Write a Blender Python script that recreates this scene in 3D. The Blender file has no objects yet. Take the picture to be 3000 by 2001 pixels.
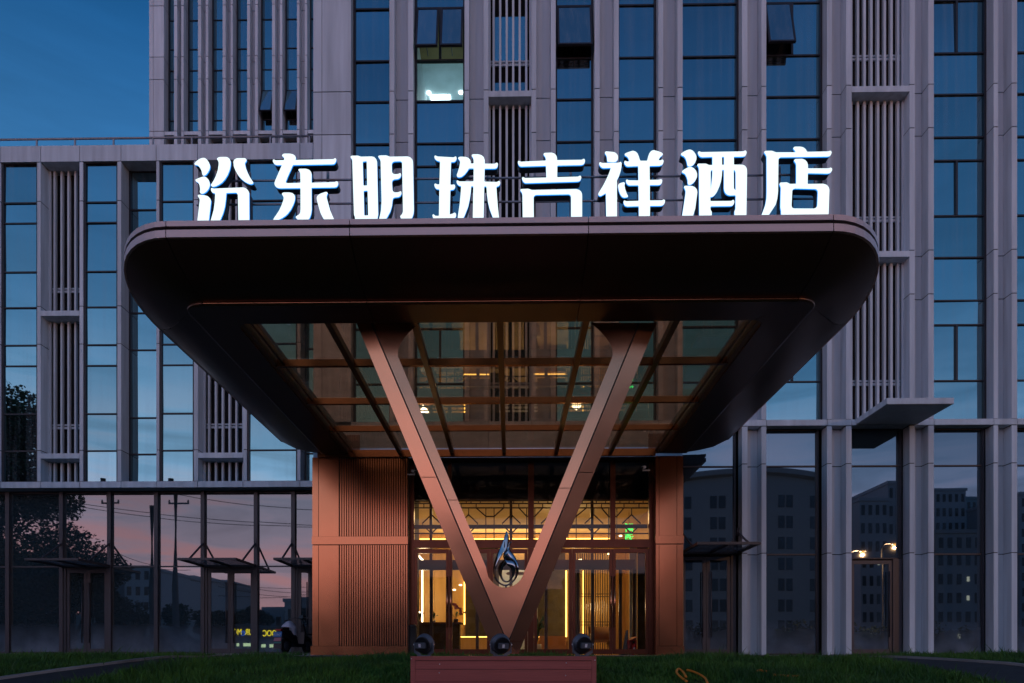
import bpy, math, random
import numpy as np
from mathutils import Vector, Matrix
R = math.radians
rnd = random.Random(7)

# ------------------------------------------------------------------ camera, sky, sun, exposure
sc = bpy.context.scene
F_PX = 2000.0                       # focal length in photo pixels (24 mm on a 36 mm sensor)
YAW = R(0.9)                        # the camera looks very slightly left of the facade normal
CZ = 0.05
PPX, PPY = 1495 - F_PX * math.tan(YAW), 1914.0
cam = bpy.data.cameras.new('camera')
cam.sensor_width = 36.0; cam.sensor_fit = 'HORIZONTAL'; cam.lens = 24.0
cam.shift_x = (1500 - PPX) / 3000.0
cam.shift_y = (PPY - 1000.5) / 3000.0
cam.clip_start = 0.05; cam.clip_end = 3000
cam_o = bpy.data.objects.new('camera', cam)
cam_o.location = (0, 0, CZ); cam_o.rotation_euler = (R(90), 0, YAW)
sc.collection.objects.link(cam_o); sc.camera = cam_o

SUN_AZ = 200.0
world = bpy.data.worlds.new('World'); sc.world = world; world.use_nodes = True
wn, wl = world.node_tree.nodes, world.node_tree.links
bg = wn['Background']; bg.inputs['Strength'].default_value = 0.13
sky = wn.new('ShaderNodeTexSky'); sky.sky_type = 'NISHITA'; sky.sun_disc = False
sky.sun_elevation = R(0.5); sky.sun_rotation = R(SUN_AZ)
sky.air_density = 1.0; sky.dust_density = 1.5; sky.ozone_density = 2.6
# thin streaky dusk clouds low in the sky (they are seen in the ground-floor glass)
geo = wn.new('ShaderNodeTexCoord')
neg = wn.new('ShaderNodeVectorMath'); neg.operation = 'NORMALIZE'
wl.new(geo.outputs['Generated'], neg.inputs[0])
sepd = wn.new('ShaderNodeSeparateXYZ'); wl.new(neg.outputs[0], sepd.inputs[0])
mp = wn.new('ShaderNodeMapping'); mp.inputs['Scale'].default_value = (2.2, 2.2, 15.0)
mp.inputs['Rotation'].default_value = (R(7), R(-5), 0)
wl.new(neg.outputs[0], mp.inputs[0])
cn = wn.new('ShaderNodeTexNoise'); cn.inputs['Scale'].default_value = 1.7; cn.inputs['Detail'].default_value = 6
cn.inputs['Roughness'].default_value = 0.55; cn.inputs['Distortion'].default_value = 0.6
wl.new(mp.outputs[0], cn.inputs['Vector'])
# the clear dusk sky loses its red quickly with height
tr = wn.new('ShaderNodeValToRGB'); te = tr.color_ramp.elements
te[0].position = 0.0; te[0].color = (1.0, 1.0, 1.0, 1)
te[1].position = 1.0; te[1].color = (0.14, 0.50, 0.70, 1)
for pos, col in ((0.22, (0.80, 0.98, 1.0)), (0.50, (0.44, 0.86, 1.0)), (0.66, (0.13, 0.53, 0.74))):
    q = tr.color_ramp.elements.new(pos); q.color = (*col, 1)
wl.new(sepd.outputs['Z'], tr.inputs[0])
tm = wn.new('ShaderNodeMix'); tm.data_type = 'RGBA'; tm.blend_type = 'MULTIPLY'; tm.inputs[0].default_value = 1.0
wl.new(sky.outputs[0], tm.inputs[6]); wl.new(tr.outputs[0], tm.inputs[7])
mo_ = wn.new('ShaderNodeMapRange'); mo_.inputs[1].default_value = .3; mo_.inputs[2].default_value = .7
mo_.inputs[3].default_value = .88; mo_.inputs[4].default_value = 1.10
wl.new(cn.outputs['Fac'], mo_.inputs[0])
tms = wn.new('ShaderNodeVectorMath'); tms.operation = 'SCALE'; wl.new(tm.outputs[2], tms.inputs[0]); wl.new(mo_.outputs[0], tms.inputs['Scale'])
# low sky: rose glow on the sunset side, slate blue away from it
def zramp(stops):
    n_ = wn.new('ShaderNodeValToRGB'); n_.color_ramp.interpolation = 'EASE'
    el = n_.color_ramp.elements
    el[0].position = stops[0][0]; el[0].color = (*stops[0][1], 1); el[1].position = stops[-1][0]; el[1].color = (*stops[-1][1], 1)
    for pos, col in stops[1:-1]:
        q = el.new(pos); q.color = (*col, 1)
    wl.new(sepd.outputs['Z'], n_.inputs[0]); return n_
west = zramp([(0.0, (3.1, 1.36, 1.25)), (0.05, (2.7, 1.42, 1.52)), (0.13, (1.75, 1.42, 1.80)), (0.26, (0.85, 1.08, 1.62)), (0.45, (0.30, 0.52, 0.92))])
east = zramp([(0.0, (0.75, 0.72, 0.90)), (0.14, (0.55, 0.70, 1.15)), (0.45, (0.22, 0.42, 0.80))])
cloud = zramp([(0.0, (3.4, 1.20, 1.05)), (0.10, (2.8, 1.38, 1.45)), (0.24, (1.35, 1.12, 1.50)), (0.45, (0.34, 0.50, 0.86))])
dt_ = wn.new('ShaderNodeVectorMath'); dt_.operation = 'DOT_PRODUCT'
dt_.inputs[1].default_value = (math.sin(R(SUN_AZ)), math.cos(R(SUN_AZ)), 0)
wl.new(neg.outputs[0], dt_.inputs[0])
azf = wn.new('ShaderNodeMapRange'); azf.interpolation_type = 'SMOOTHSTEP'
azf.inputs[1].default_value = 0.30; azf.inputs[2].default_value = 0.98
wl.new(dt_.outputs['Value'], azf.inputs[0])
lo = wn.new('ShaderNodeMix'); lo.data_type = 'RGBA'
wl.new(azf.outputs[0], lo.inputs[0]); wl.new(east.outputs[0], lo.inputs[6]); wl.new(west.outputs[0], lo.inputs[7])
cr = wn.new('ShaderNodeMapRange'); cr.inputs[1].default_value = 0.46; cr.inputs[2].default_value = 0.60
wl.new(cn.outputs['Fac'], cr.inputs[0])
cf = wn.new('ShaderNodeMath'); cf.operation = 'MULTIPLY'; wl.new(cr.outputs[0], cf.inputs[0]); wl.new(azf.outputs[0], cf.inputs[1])
cl = wn.new('ShaderNodeMix'); cl.data_type = 'RGBA'
wl.new(cf.outputs[0], cl.inputs[0]); wl.new(lo.outputs[2], cl.inputs[6]); wl.new(cloud.outputs[0], cl.inputs[7])
# darker bars between the streaks
cd = wn.new('ShaderNodeMapRange'); cd.inputs[1].default_value = 0.25; cd.inputs[2].default_value = 0.5
cd.inputs[3].default_value = 0.5; cd.inputs[4].default_value = 1.0
wl.new(cn.outputs['Fac'], cd.inputs[0])
cs = wn.new('ShaderNodeVectorMath'); cs.operation = 'SCALE'; wl.new(cl.outputs[2], cs.inputs[0]); wl.new(cd.outputs[0], cs.inputs['Scale'])
hf = wn.new('ShaderNodeMapRange'); hf.interpolation_type = 'SMOOTHSTEP'
hf.inputs[1].default_value = 0.14; hf.inputs[2].default_value = 0.46; hf.inputs[3].default_value = 1.0; hf.inputs[4].default_value = 0.0
wl.new(sepd.outputs['Z'], hf.inputs[0])
sm = wn.new('ShaderNodeMix'); sm.data_type = 'RGBA'
wl.new(hf.outputs[0], sm.inputs[0]); wl.new(tms.outputs[0], sm.inputs[6]); wl.new(cs.outputs[0], sm.inputs[7])
wl.new(sm.outputs[2], bg.inputs['Color'])

sun = bpy.data.lights.new('sun', 'SUN'); sun.energy = 0.02; sun.angle = R(180); sun.color = (1.0, 0.66, 0.55)
sun_o = bpy.data.objects.new('sun', sun); sc.collection.objects.link(sun_o)
sd = Vector((math.sin(R(SUN_AZ)) * math.cos(R(8)), math.cos(R(SUN_AZ)) * math.cos(R(8)), math.sin(R(8))))
sun_o.rotation_euler = sd.to_track_quat('Z', 'Y').to_euler(); sun_o.location = sd * 60

vs = sc.view_settings
vs.view_transform = 'Standard'; vs.look = 'None'; vs.gamma = 1.0; vs.use_curve_mapping = False
vs.exposure = 2.75
sc.cycles.use_denoising = True
sc.cycles.max_bounces = 8; sc.cycles.diffuse_bounces = 3; sc.cycles.glossy_bounces = 5
sc.cycles.transparent_max_bounces = 16; sc.cycles.sample_clamp_indirect = 3.0
sc.cycles.caustics_reflective = False; sc.cycles.caustics_refractive = False

# ------------------------------------------------------------------ helpers
C = sc.collection

def P(px, py, Y):
    """world (X, Z) on the plane at depth Y that the photo pixel (px, py) shows"""
    xc = (px - PPX) / F_PX; zc = -(py - PPY) / F_PX
    dx = -math.sin(YAW) + xc * math.cos(YAW); dy = math.cos(YAW) + xc * math.sin(YAW)
    t = Y / dy
    return t * dx, CZ + t * zc

def PX(px, Y): return P(px, 1000, Y)[0]
def PZ(py, Y, px=1495): return P(px, py, Y)[1]

def link(o, parent=None, world_loc=None):
    C.objects.link(o)
    if parent is not None:
        o.parent = parent
    if world_loc is not None:
        if parent is not None:
            base = parent_base(parent)
            o.location = Vector(world_loc) - base
        else:
            o.location = world_loc
    return o

def parent_base(p):
    v = Vector(p.location)
    while p.parent is not None:
        p = p.parent; v = v + Vector(p.location)
    return v

def thing(name, label, cat, loc, group=None, rz=0.0):
    o = bpy.data.objects.new(name, None); C.objects.link(o)
    o.empty_display_size = 0.1
    o.location = loc; o.rotation_euler = (0, 0, rz)
    o['label'] = label; o['category'] = cat
    if group: o['group'] = group
    return o

def tag(o, label, cat, group=None):
    o['label'] = label; o['category'] = cat
    if group: o['group'] = group
    return o

_box = {}
def box_mesh(dx, dy, dz, mat):
    k = (round(dx, 4), round(dy, 4), round(dz, 4), mat.name)
    if k in _box: return _box[k]
    x, y, z = dx / 2, dy / 2, dz / 2
    v = [(-x, -y, -z), (x, -y, -z), (x, y, -z), (-x, y, -z), (-x, -y, z), (x, -y, z), (x, y, z), (-x, y, z)]
    f = [(0, 3, 2, 1), (4, 5, 6, 7), (0, 1, 5, 4), (1, 2, 6, 5), (2, 3, 7, 6), (3, 0, 4, 7)]
    m = bpy.data.meshes.new('box'); m.from_pydata(v, [], f); m.materials.append(mat)
    _box[k] = m
    return m

def box(name, parent, mat, x0, x1, y0, y1, z0, z1, rot=None, kind=None):
    if x1 < x0: x0, x1 = x1, x0
    if y1 < y0: y0, y1 = y1, y0
    if z1 < z0: z0, z1 = z1, z0
    o = bpy.data.objects.new(name, box_mesh(x1 - x0, y1 - y0, z1 - z0, mat))
    link(o, parent, ((x0 + x1) / 2, (y0 + y1) / 2, (z0 + z1) / 2))
    if rot: o.rotation_euler = rot
    if kind: o['kind'] = kind
    return o

def mesh(name, parent, mat, verts, faces, smooth=False, kind=None, base=None):
    """verts in world space"""
    b = parent_base(parent) if parent is not None else Vector(base or (0, 0, 0))
    m = bpy.data.meshes.new(name)
    m.from_pydata([tuple(Vector(v) - b) for v in verts], [], faces); m.materials.append(mat)
    if smooth:
        m.polygons.foreach_set('use_smooth', [True] * len(m.polygons))
    m.update()
    o = bpy.data.objects.new(name, m); C.objects.link(o)
    if parent is not None: o.parent = parent
    else: o.location = b
    if kind: o['kind'] = kind
    return o

def prism(name, parent, mat, pts, y0, y1, smooth=False):
    """pts: (x, z) outline extruded along Y"""
    n = len(pts)
    v = [(x, y0, z) for x, z in pts] + [(x, y1, z) for x, z in pts]
    f = [tuple(range(n)), tuple(range(2 * n - 1, n - 1, -1))]
    f += [(i, n + i, n + (i + 1) % n, (i + 1) % n) for i in range(n)]
    return mesh(name, parent, mat, v, f, smooth)

def tube_geo(pts, r, seg=8, cap=True):
    pts = [Vector(p) for p in pts]; n = len(pts)
    rr = r if isinstance(r, (list, tuple)) else [r] * n
    v, f = [], []
    up = Vector((0, 0, 1))
    for i, p in enumerate(pts):
        t = (pts[min(i + 1, n - 1)] - pts[max(i - 1, 0)]).normalized()
        a = t.cross(up)
        if a.length < 1e-3: a = t.cross(Vector((1, 0, 0)))
        a.normalize(); b = a.cross(t).normalized()
        for k in range(seg):
            w = 2 * math.pi * k / seg
            v.append(p + (a * math.cos(w) + b * math.sin(w)) * rr[i])
    for i in range(n - 1):
        for k in range(seg):
            f.append((i * seg + k, i * seg + (k + 1) % seg, (i + 1) * seg + (k + 1) % seg, (i + 1) * seg + k))
    if cap:
        f.append(tuple(range(seg - 1, -1, -1))); f.append(tuple((n - 1) * seg + k for k in range(seg)))
    return v, f

def tube(name, parent, mat, pts, r, seg=8, smooth=True):
    v, f = tube_geo(pts, r, seg)
    return mesh(name, parent, mat, v, f, smooth)

def bar(name, parent, mat, a, b, w, h=None):
    """square bar between two world points"""
    a, b = Vector(a), Vector(b); h = h or w
    t = (b - a).normalized(); up = Vector((0, 0, 1))
    s = t.cross(up)
    if s.length < 1e-3: s = Vector((1, 0, 0))
    s.normalize(); u = s.cross(t).normalized()
    v = []
    for p in (a, b):
        for i, j in ((-1, -1), (1, -1), (1, 1), (-1, 1)):
            v.append(p + s * (i * w / 2) + u * (j * h / 2))
    f = [(3, 2, 1, 0), (4, 5, 6, 7), (0, 1, 5, 4), (1, 2, 6, 5), (2, 3, 7, 6), (3, 0, 4, 7)]
    return mesh(name, parent, mat, v, f)

def lathe_geo(prof, center, axis, seg=20):
    """prof: list of (radius, distance along axis)"""
    axis = Vector(axis).normalized(); c = Vector(center)
    a = axis.cross(Vector((0, 0, 1)))
    if a.length < 1e-3: a = Vector((1, 0, 0))
    a.normalize(); b = axis.cross(a).normalized()
    v, f = [], []
    for r, d in prof:
        for k in range(seg):
            w = 2 * math.pi * k / seg
            v.append(c + axis * d + (a * math.cos(w) + b * math.sin(w)) * r)
    for i in range(len(prof) - 1):
        for k in range(seg):
            f.append((i * seg + k, (i + 1) * seg + k, (i + 1) * seg + (k + 1) % seg, i * seg + (k + 1) % seg))
    f.append(tuple(range(seg))); n = (len(prof) - 1) * seg
    f.append(tuple(n + k for k in range(seg - 1, -1, -1)))
    return v, f

def lathe(name, parent, mat, prof, center, axis=(0, 0, 1), seg=20, smooth=True):
    v, f = lathe_geo(prof, center, axis, seg)
    return mesh(name, parent, mat, v, f, smooth)

# ------------------------------------------------------------------ materials
def mat_new(name):
    m = bpy.data.materials.new(name); m.use_nodes = True
    return m, m.node_tree.nodes, m.node_tree.links, m.node_tree.nodes['Principled BSDF']

def pmat(name, col, rough=0.5, metal=0.0, spec=0.5, var=0.12, scale=3.0, stretch=(1, 1, 1), bump=0.0, bscale=30.0, rvar=0.0):
    m, n, l, p = mat_new(name)
    p.inputs['Roughness'].default_value = rough; p.inputs['Metallic'].default_value = metal
    p.inputs['Specular IOR Level'].default_value = spec
    tc = n.new('ShaderNodeNewGeometry'); mpg = n.new('ShaderNodeMapping')
    mpg.inputs['Scale'].default_value = stretch
    l.new(tc.outputs['Position'], mpg.inputs[0])
    nz = n.new('ShaderNodeTexNoise'); nz.inputs['Scale'].default_value = scale; nz.inputs['Detail'].default_value = 5
    l.new(mpg.outputs[0], nz.inputs['Vector'])
    mr = n.new('ShaderNodeMapRange'); mr.inputs[1].default_value = 0.25; mr.inputs[2].default_value = 0.75
    mr.inputs[3].default_value = 1 - var; mr.inputs[4].default_value = 1 + var
    l.new(nz.outputs['Fac'], mr.inputs[0])
    # each piece differs a little from its neighbours
    oi = n.new('ShaderNodeObjectInfo'); mo = n.new('ShaderNodeMapRange')
    mo.inputs[3].default_value = 1 - var * 0.5; mo.inputs[4].default_value = 1 + var * 0.5
    l.new(oi.outputs['Random'], mo.inputs[0])
    mm = n.new('ShaderNodeMath'); mm.operation = 'MULTIPLY'
    l.new(mr.outputs[0], mm.inputs[0]); l.new(mo.outputs[0], mm.inputs[1])
    vm = n.new('ShaderNodeVectorMath'); vm.operation = 'SCALE'; vm.inputs[0].default_value = col
    l.new(mm.outputs[0], vm.inputs['Scale']); l.new(vm.outputs[0], p.inputs['Base Color'])
    if rvar:
        rr = n.new('ShaderNodeMapRange'); rr.inputs[3].default_value = rough - rvar; rr.inputs[4].default_value = rough + rvar
        l.new(nz.outputs['Fac'], rr.inputs[0]); l.new(rr.outputs[0], p.inputs['Roughness'])
    if bump:
        nb = n.new('ShaderNodeTexNoise'); nb.inputs['Scale'].default_value = bscale; nb.inputs['Detail'].default_value = 3 if bscale > 5 else 0
        l.new(mpg.outputs[0], nb.inputs['Vector'])
        b = n.new('ShaderNodeBump'); b.inputs['Strength'].default_value = bump; b.inputs['Distance'].default_value = 0.02
        l.new(nb.outputs['Fac'], b.inputs['Height']); l.new(b.outputs[0], p.inputs['Normal'])
    return m

def emat(name, col, strength):
    m, n, l, p = mat_new(name)
    n.remove(p); e = n.new('ShaderNodeEmission'); e.inputs[0].default_value = (*col, 1); e.inputs[1].default_value = strength
    l.new(e.outputs[0], n['Material Output'].inputs[0])
    return m

def coated_glass(name, tint, body, refl, dust=0.0, wave=0.0, streak=0.0):
    """dark reflective facade glass: opaque dark interior behind a mirror-like coating"""
    m, n, l, p = mat_new(name); n.remove(p)
    d = n.new('ShaderNodeBsdfDiffuse'); d.inputs[0].default_value = (*body, 1)
    g = n.new('ShaderNodeBsdfGlossy'); g.inputs[0].default_value = (*tint, 1); g.inputs['Roughness'].default_value = 0.012
    oi = n.new('ShaderNodeObjectInfo'); om = n.new('ShaderNodeMapRange'); om.inputs[3].default_value = 0.80; om.inputs[4].default_value = 1.16
    l.new(oi.outputs['Random'], om.inputs[0])
    ov = n.new('ShaderNodeVectorMath'); ov.operation = 'SCALE'; ov.inputs[0].default_value = tint
    l.new(om.outputs[0], ov.inputs['Scale']); l.new(ov.outputs[0], g.inputs[0])
    fr = n.new('ShaderNodeFresnel'); fr.inputs[0].default_value = 1.5
    ma = n.new('ShaderNodeMapRange'); ma.inputs[1].default_value = 0.04; ma.inputs[2].default_value = 1.0
    ma.inputs[3].default_value = refl; ma.inputs[4].default_value = 1.0
    l.new(fr.outputs[0], ma.inputs[0])
    tc = n.new('ShaderNodeNewGeometry')
    if wave:
        nb = n.new('ShaderNodeTexNoise'); nb.inputs['Scale'].default_value = 0.9; nb.inputs['Detail'].default_value = 1
        l.new(tc.outputs['Position'], nb.inputs['Vector'])
        b = n.new('ShaderNodeBump'); b.inputs['Strength'].default_value = wave; b.inputs['Distance'].default_value = 0.02
        l.new(nb.outputs['Fac'], b.inputs['Height']); l.new(b.outputs[0], g.inputs['Normal'])
    mx = n.new('ShaderNodeMixShader'); l.new(ma.outputs[0], mx.inputs[0]); l.new(d.outputs[0], mx.inputs[1]); l.new(g.outputs[0], mx.inputs[2])
    out = mx.outputs[0]
    if streak:      # dried rain streaks and a film of dust
        ms = n.new('ShaderNodeMapping'); ms.inputs['Scale'].default_value = (9, 9, 0.22); l.new(tc.outputs['Position'], ms.inputs[0])
        ns = n.new('ShaderNodeTexNoise'); ns.inputs['Scale'].default_value = 1.0; ns.inputs['Detail'].default_value = 5; ns.inputs['Roughness'].default_value = .7
        l.new(ms.outputs[0], ns.inputs['Vector'])
        mr = n.new('ShaderNodeMapRange'); mr.inputs[1].default_value = .45; mr.inputs[2].default_value = .75; mr.inputs[4].default_value = streak * 3
        l.new(ns.outputs['Fac'], mr.inputs[0])
        ds = n.new('ShaderNodeBsdfDiffuse'); ds.inputs[0].default_value = (0.34, 0.42, 0.48, 1)
        m3 = n.new('ShaderNodeMixShader'); l.new(mr.outputs[0], m3.inputs[0]); l.new(out, m3.inputs[1]); l.new(ds.outputs[0], m3.inputs[2])
        out = m3.outputs[0]
    if dust:
        sp = n.new('ShaderNodeSeparateXYZ'); l.new(tc.outputs['Position'], sp.inputs[0])
        hr = n.new('ShaderNodeMapRange'); hr.inputs[1].default_value = 0.95; hr.inputs[2].default_value = 0.0
        hr.inputs[3].default_value = 0.0; hr.inputs[4].default_value = dust
        l.new(sp.outputs['Z'], hr.inputs[0])
        nz = n.new('ShaderNodeTexNoise'); nz.inputs['Scale'].default_value = 2.3; nz.inputs['Detail'].default_value = 6
        l.new(tc.outputs['Position'], nz.inputs['Vector'])
        mu = n.new('ShaderNodeMath'); mu.operation = 'MULTIPLY'; l.new(hr.outputs[0], mu.inputs[0]); l.new(nz.outputs['Fac'], mu.inputs[1])
        dd = n.new('ShaderNodeBsdfDiffuse'); dd.inputs[0].default_value = (0.26, 0.31, 0.38, 1)
        m2 = n.new('ShaderNodeMixShader'); l.new(mu.outputs[0], m2.inputs[0]); l.new(out, m2.inputs[1]); l.new(dd.outputs[0], m2.inputs[2])
        out = m2.outputs[0]
    l.new(out, n['Material Output'].inputs[0])
    return m

def clear_glass(name, trans, refl_scale=1.0, dirt=0.0, dirtcol=(0.3, 0.28, 0.24)):
    """thin pane: tinted transmission plus a Fresnel reflection"""
    m, n, l, p = mat_new(name); n.remove(p)
    gb = n.new('ShaderNodeNewGeometry')      # the far face of the thin pane adds nothing
    tcx = n.new('ShaderNodeMix'); tcx.data_type = 'RGBA'; l.new(gb.outputs['Backfacing'], tcx.inputs[0])
    tcx.inputs[6].default_value = (*trans, 1); tcx.inputs[7].default_value = (1, 1, 1, 1)
    t = n.new('ShaderNodeBsdfTransparent'); l.new(tcx.outputs[2], t.inputs[0])
    g = n.new('ShaderNodeBsdfGlossy'); g.inputs[0].default_value = (0.9, 0.9, 0.9, 1); g.inputs['Roughness'].default_value = 0.01
    fr = n.new('ShaderNodeFresnel'); fr.inputs[0].default_value = 1.5
    ml = n.new('ShaderNodeMath'); ml.operation = 'MULTIPLY'; ml.inputs[1].default_value = refl_scale; ml.use_clamp = True
    l.new(fr.outputs[0], ml.inputs[0])
    nb_ = n.new('ShaderNodeMath'); nb_.operation = 'SUBTRACT'; nb_.inputs[0].default_value = 1.0; l.new(gb.outputs['Backfacing'], nb_.inputs[1])
    mf = n.new('ShaderNodeMath'); mf.operation = 'MULTIPLY'; l.new(ml.outputs[0], mf.inputs[0]); l.new(nb_.outputs[0], mf.inputs[1])
    mx = n.new('ShaderNodeMixShader'); l.new(mf.outputs[0], mx.inputs[0]); l.new(t.outputs[0], mx.inputs[1]); l.new(g.outputs[0], mx.inputs[2])
    out = mx.outputs[0]
    if dirt:
        tc = n.new('ShaderNodeNewGeometry')
        nz = n.new('ShaderNodeTexNoise'); nz.inputs['Scale'].default_value = 1.6; nz.inputs['Detail'].default_value = 8
        nz.inputs['Roughness'].default_value = 0.65
        l.new(tc.outputs['Position'], nz.inputs['Vector'])
        mr = n.new('ShaderNodeMapRange'); mr.inputs[1].default_value = 0.3; mr.inputs[2].default_value = 0.8
        mr.inputs[3].default_value = dirt * 0.3; mr.inputs[4].default_value = dirt
        l.new(nz.outputs['Fac'], mr.inputs[0])
        dd = n.new('ShaderNodeBsdfTranslucent'); dd.inputs[0].default_value = (*dirtcol, 1)
        m2 = n.new('ShaderNodeMixShader'); l.new(mr.outputs[0], m2.inputs[0]); l.new(out, m2.inputs[1]); l.new(dd.outputs[0], m2.inputs[2])
        out = m2.outputs[0]
    l.new(out, n['Material Output'].inputs[0])
    return m

M = {}
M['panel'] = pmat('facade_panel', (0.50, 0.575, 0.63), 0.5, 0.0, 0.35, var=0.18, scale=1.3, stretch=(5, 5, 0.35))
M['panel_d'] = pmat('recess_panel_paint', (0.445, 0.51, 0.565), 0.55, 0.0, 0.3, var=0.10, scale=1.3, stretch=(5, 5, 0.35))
M['joint'] = pmat('joint_seal', (0.012, 0.013, 0.016), 0.7)
M['frame'] = pmat('window_frame', (0.022, 0.023, 0.03), 0.45, 0.0, 0.4)
M['frame2'] = pmat('shopfront_frame', (0.04, 0.038, 0.046), 0.45, 0.0, 0.5)
M['glass'] = coated_glass('facade_glass', (0.30, 0.53, 0.60), (0.008, 0.013, 0.017), 0.64, streak=0.05)
M['glass_g'] = coated_glass('ground_floor_glass', (0.86, 0.90, 0.95), (0.022, 0.036, 0.044), 0.14, dust=0.9, wave=0.012)
M['glass_r'] = coated_glass('shop_glass', (0.58, 0.75, 0.90), (0.010, 0.020, 0.028), 0.22, dust=0.7, wave=0.012)
M['glass_ent'] = clear_glass('entrance_glass', (0.86, 0.84, 0.80), 0.55)
M['glass_room'] = clear_glass('room_glass', (0.75, 0.85, 0.88), 1.0)
M['glass_can'] = clear_glass('canopy_glass', (0.82, 0.44, 0.21), 2.2, dirt=0.24, dirtcol=(0.24, 0.15, 0.075))
M['glass_awn'] = clear_glass('awning_glass', (0.35, 0.37, 0.4), 1.2, dirt=0.35, dirtcol=(0.25, 0.25, 0.27))
M['black'] = pmat('dark_void', (0.008, 0.008, 0.009), 0.8, 0, 0.1)
M['core'] = pmat('leak_fill_dark', (0.02, 0.02, 0.022), 0.8, 0, 0.1)
M['copper'] = pmat('copper_panel', (0.47, 0.225, 0.132), 0.20, 0.97, 0.5, var=0.08, scale=1.5, rvar=0.04, bump=0.25, bscale=1.6)
M['copper_w'] = pmat('copper_cladding', (0.41, 0.165, 0.083), 0.20, 0.97, 0.5, var=0.10, scale=1.6, rvar=0.04, bump=0.2, bscale=0.9)
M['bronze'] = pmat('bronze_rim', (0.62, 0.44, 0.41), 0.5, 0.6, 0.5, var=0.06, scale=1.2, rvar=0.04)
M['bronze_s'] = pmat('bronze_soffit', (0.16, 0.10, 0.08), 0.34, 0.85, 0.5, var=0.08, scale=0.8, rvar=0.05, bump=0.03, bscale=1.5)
M['beam'] = pmat('roof_beam', (0.30, 0.17, 0.10), 0.42, 0.5, 0.5, var=0.1)
M['redframe'] = pmat('door_frame_copper', (0.10, 0.032, 0.018), 0.28, 0.75, 0.5, var=0.15, scale=4)
M['chrome'] = pmat('mirror_steel', (0.30, 0.32, 0.36), 0.03, 1.0, 0.5, var=0.02)
M['letter'] = emat('sign_face', (0.78, 0.95, 1.0), 0.19)
M['letter_halo'] = emat('sign_edge_glow', (0.02, 0.30, 1.0), 0.16)  # blue halo round the letters, put in as emission
M['letter_side'] = pmat('sign_return', (0.012, 0.03, 0.045), 0.35, 0.2, 0.5)
M['steel'] = pmat('galvanised_steel', (0.25, 0.25, 0.27), 0.5, 0.6)
M['rail'] = pmat('railing_paint', (0.28, 0.28, 0.30), 0.45, 0.3)
M['wpc'] = pmat('red_brown_board', (0.34, 0.085, 0.07), 0.55, 0, 0.35, var=0.12, scale=3, stretch=(0.6, 6, 22), bump=0.25, bscale=14)
M['screw'] = pmat('screw_steel', (0.7, 0.7, 0.72), 0.3, 0.9)
M['lamp_grey'] = pmat('floodlight_grey', (0.075, 0.09, 0.115), 0.5, 0.3, 0.5, var=0.15, scale=8)
M['lamp_dark'] = pmat('floodlight_fins', (0.02, 0.022, 0.027), 0.5, 0.3)
M['white'] = pmat('white_plastic', (0.55, 0.56, 0.6), 0.5)
M['concrete'] = pmat('pavement_concrete', (0.27, 0.26, 0.26), 0.85, 0, 0.2, var=0.2, scale=2, bump=0.1)
M['asphalt'] = pmat('asphalt', (0.028, 0.028, 0.031), 0.9, 0, 0.2, var=0.25, scale=6, bump=0.2, bscale=60)
M['kerb'] = pmat('kerb_stone', (0.19, 0.185, 0.185), 0.85, 0, 0.2, var=0.2, scale=3)
M['soil'] = pmat('lawn_soil', (0.020, 0.028, 0.012), 0.95, 0, 0.1, var=0.4, scale=2.5, bump=0.3)
M['hose'] = pmat('orange_hose', (0.62, 0.20, 0.02), 0.5, 0, 0.4)
M['wood'] = pmat('amber_wood', (0.50, 0.31, 0.105), 0.45, 0, 0.4, var=0.15, scale=1.4, stretch=(6, 6, 0.5))
M['wood_d'] = pmat('dark_wood', (0.05, 0.026, 0.015), 0.4, 0, 0.5, var=0.15)
M['ceil'] = pmat('lobby_ceiling', (0.62, 0.50, 0.30), 0.8, 0, 0.2, var=0.06)
M['stonewall'] = pmat('textured_stone_wall', (0.05, 0.04, 0.022), 0.8, 0, 0.2, var=0.35, scale=5, bump=0.5, bscale=10)
M['lobfloor'] = pmat('polished_floor', (0.42, 0.31, 0.18), 0.2, 0, 0.5, var=0.15)
M['led_w'] = emat('led_warm', (1.0, 0.50, 0.09), 1.0)
M['led_c'] = emat('led_white', (1.0, 0.80, 0.50), 1.4)
M['lamp_w'] = emat('downlight', (1.0, 0.72, 0.35), 1.2)
M['green'] = emat('green_led', (0.02, 0.85, 0.12), 0.45)
M['sofa'] = pmat('tan_fabric', (0.36, 0.17, 0.06), 0.8)
M['leaf'] = pmat('plant_leaf', (0.05, 0.11, 0.03), 0.5, 0, 0.4, var=0.3, scale=9)
M['orchid'] = pmat('orchid_petal', (0.38, 0.12, 0.22), 0.6, var=0.25, scale=20)
M['pot'] = pmat('ceramic_pot', (0.45, 0.42, 0.38), 0.4)
M['red'] = pmat('fire_red', (0.50, 0.015, 0.012), 0.35)
M['tyre'] = pmat('rubber', (0.012, 0.012, 0.013), 0.7)
M['scoot'] = pmat('scooter_body', (0.014, 0.016, 0.02), 0.3, 0.1)
M['bag'] = pmat('plastic_bag', (0.42, 0.43, 0.52), 0.45, 0, 0.4, var=0.15, scale=14, bump=0.4, bscale=18)
M['plate'] = pmat('number_plate_blue', (0.03, 0.16, 0.42), 0.5)
M['pink'] = pmat('pink_print', (0.42, 0.16, 0.19), 0.6)
M['teal'] = pmat('teal_print', (0.05, 0.20, 0.18), 0.6)
M['tail'] = pmat('tail_lamp', (0.30, 0.015, 0.02), 0.25)
M['room_ceil'] = pmat('guest_room_ceiling', (0.62, 0.68, 0.7), 0.7)
M['brown'] = pmat('curtain_box', (0.20, 0.14, 0.04), 0.7)
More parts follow.
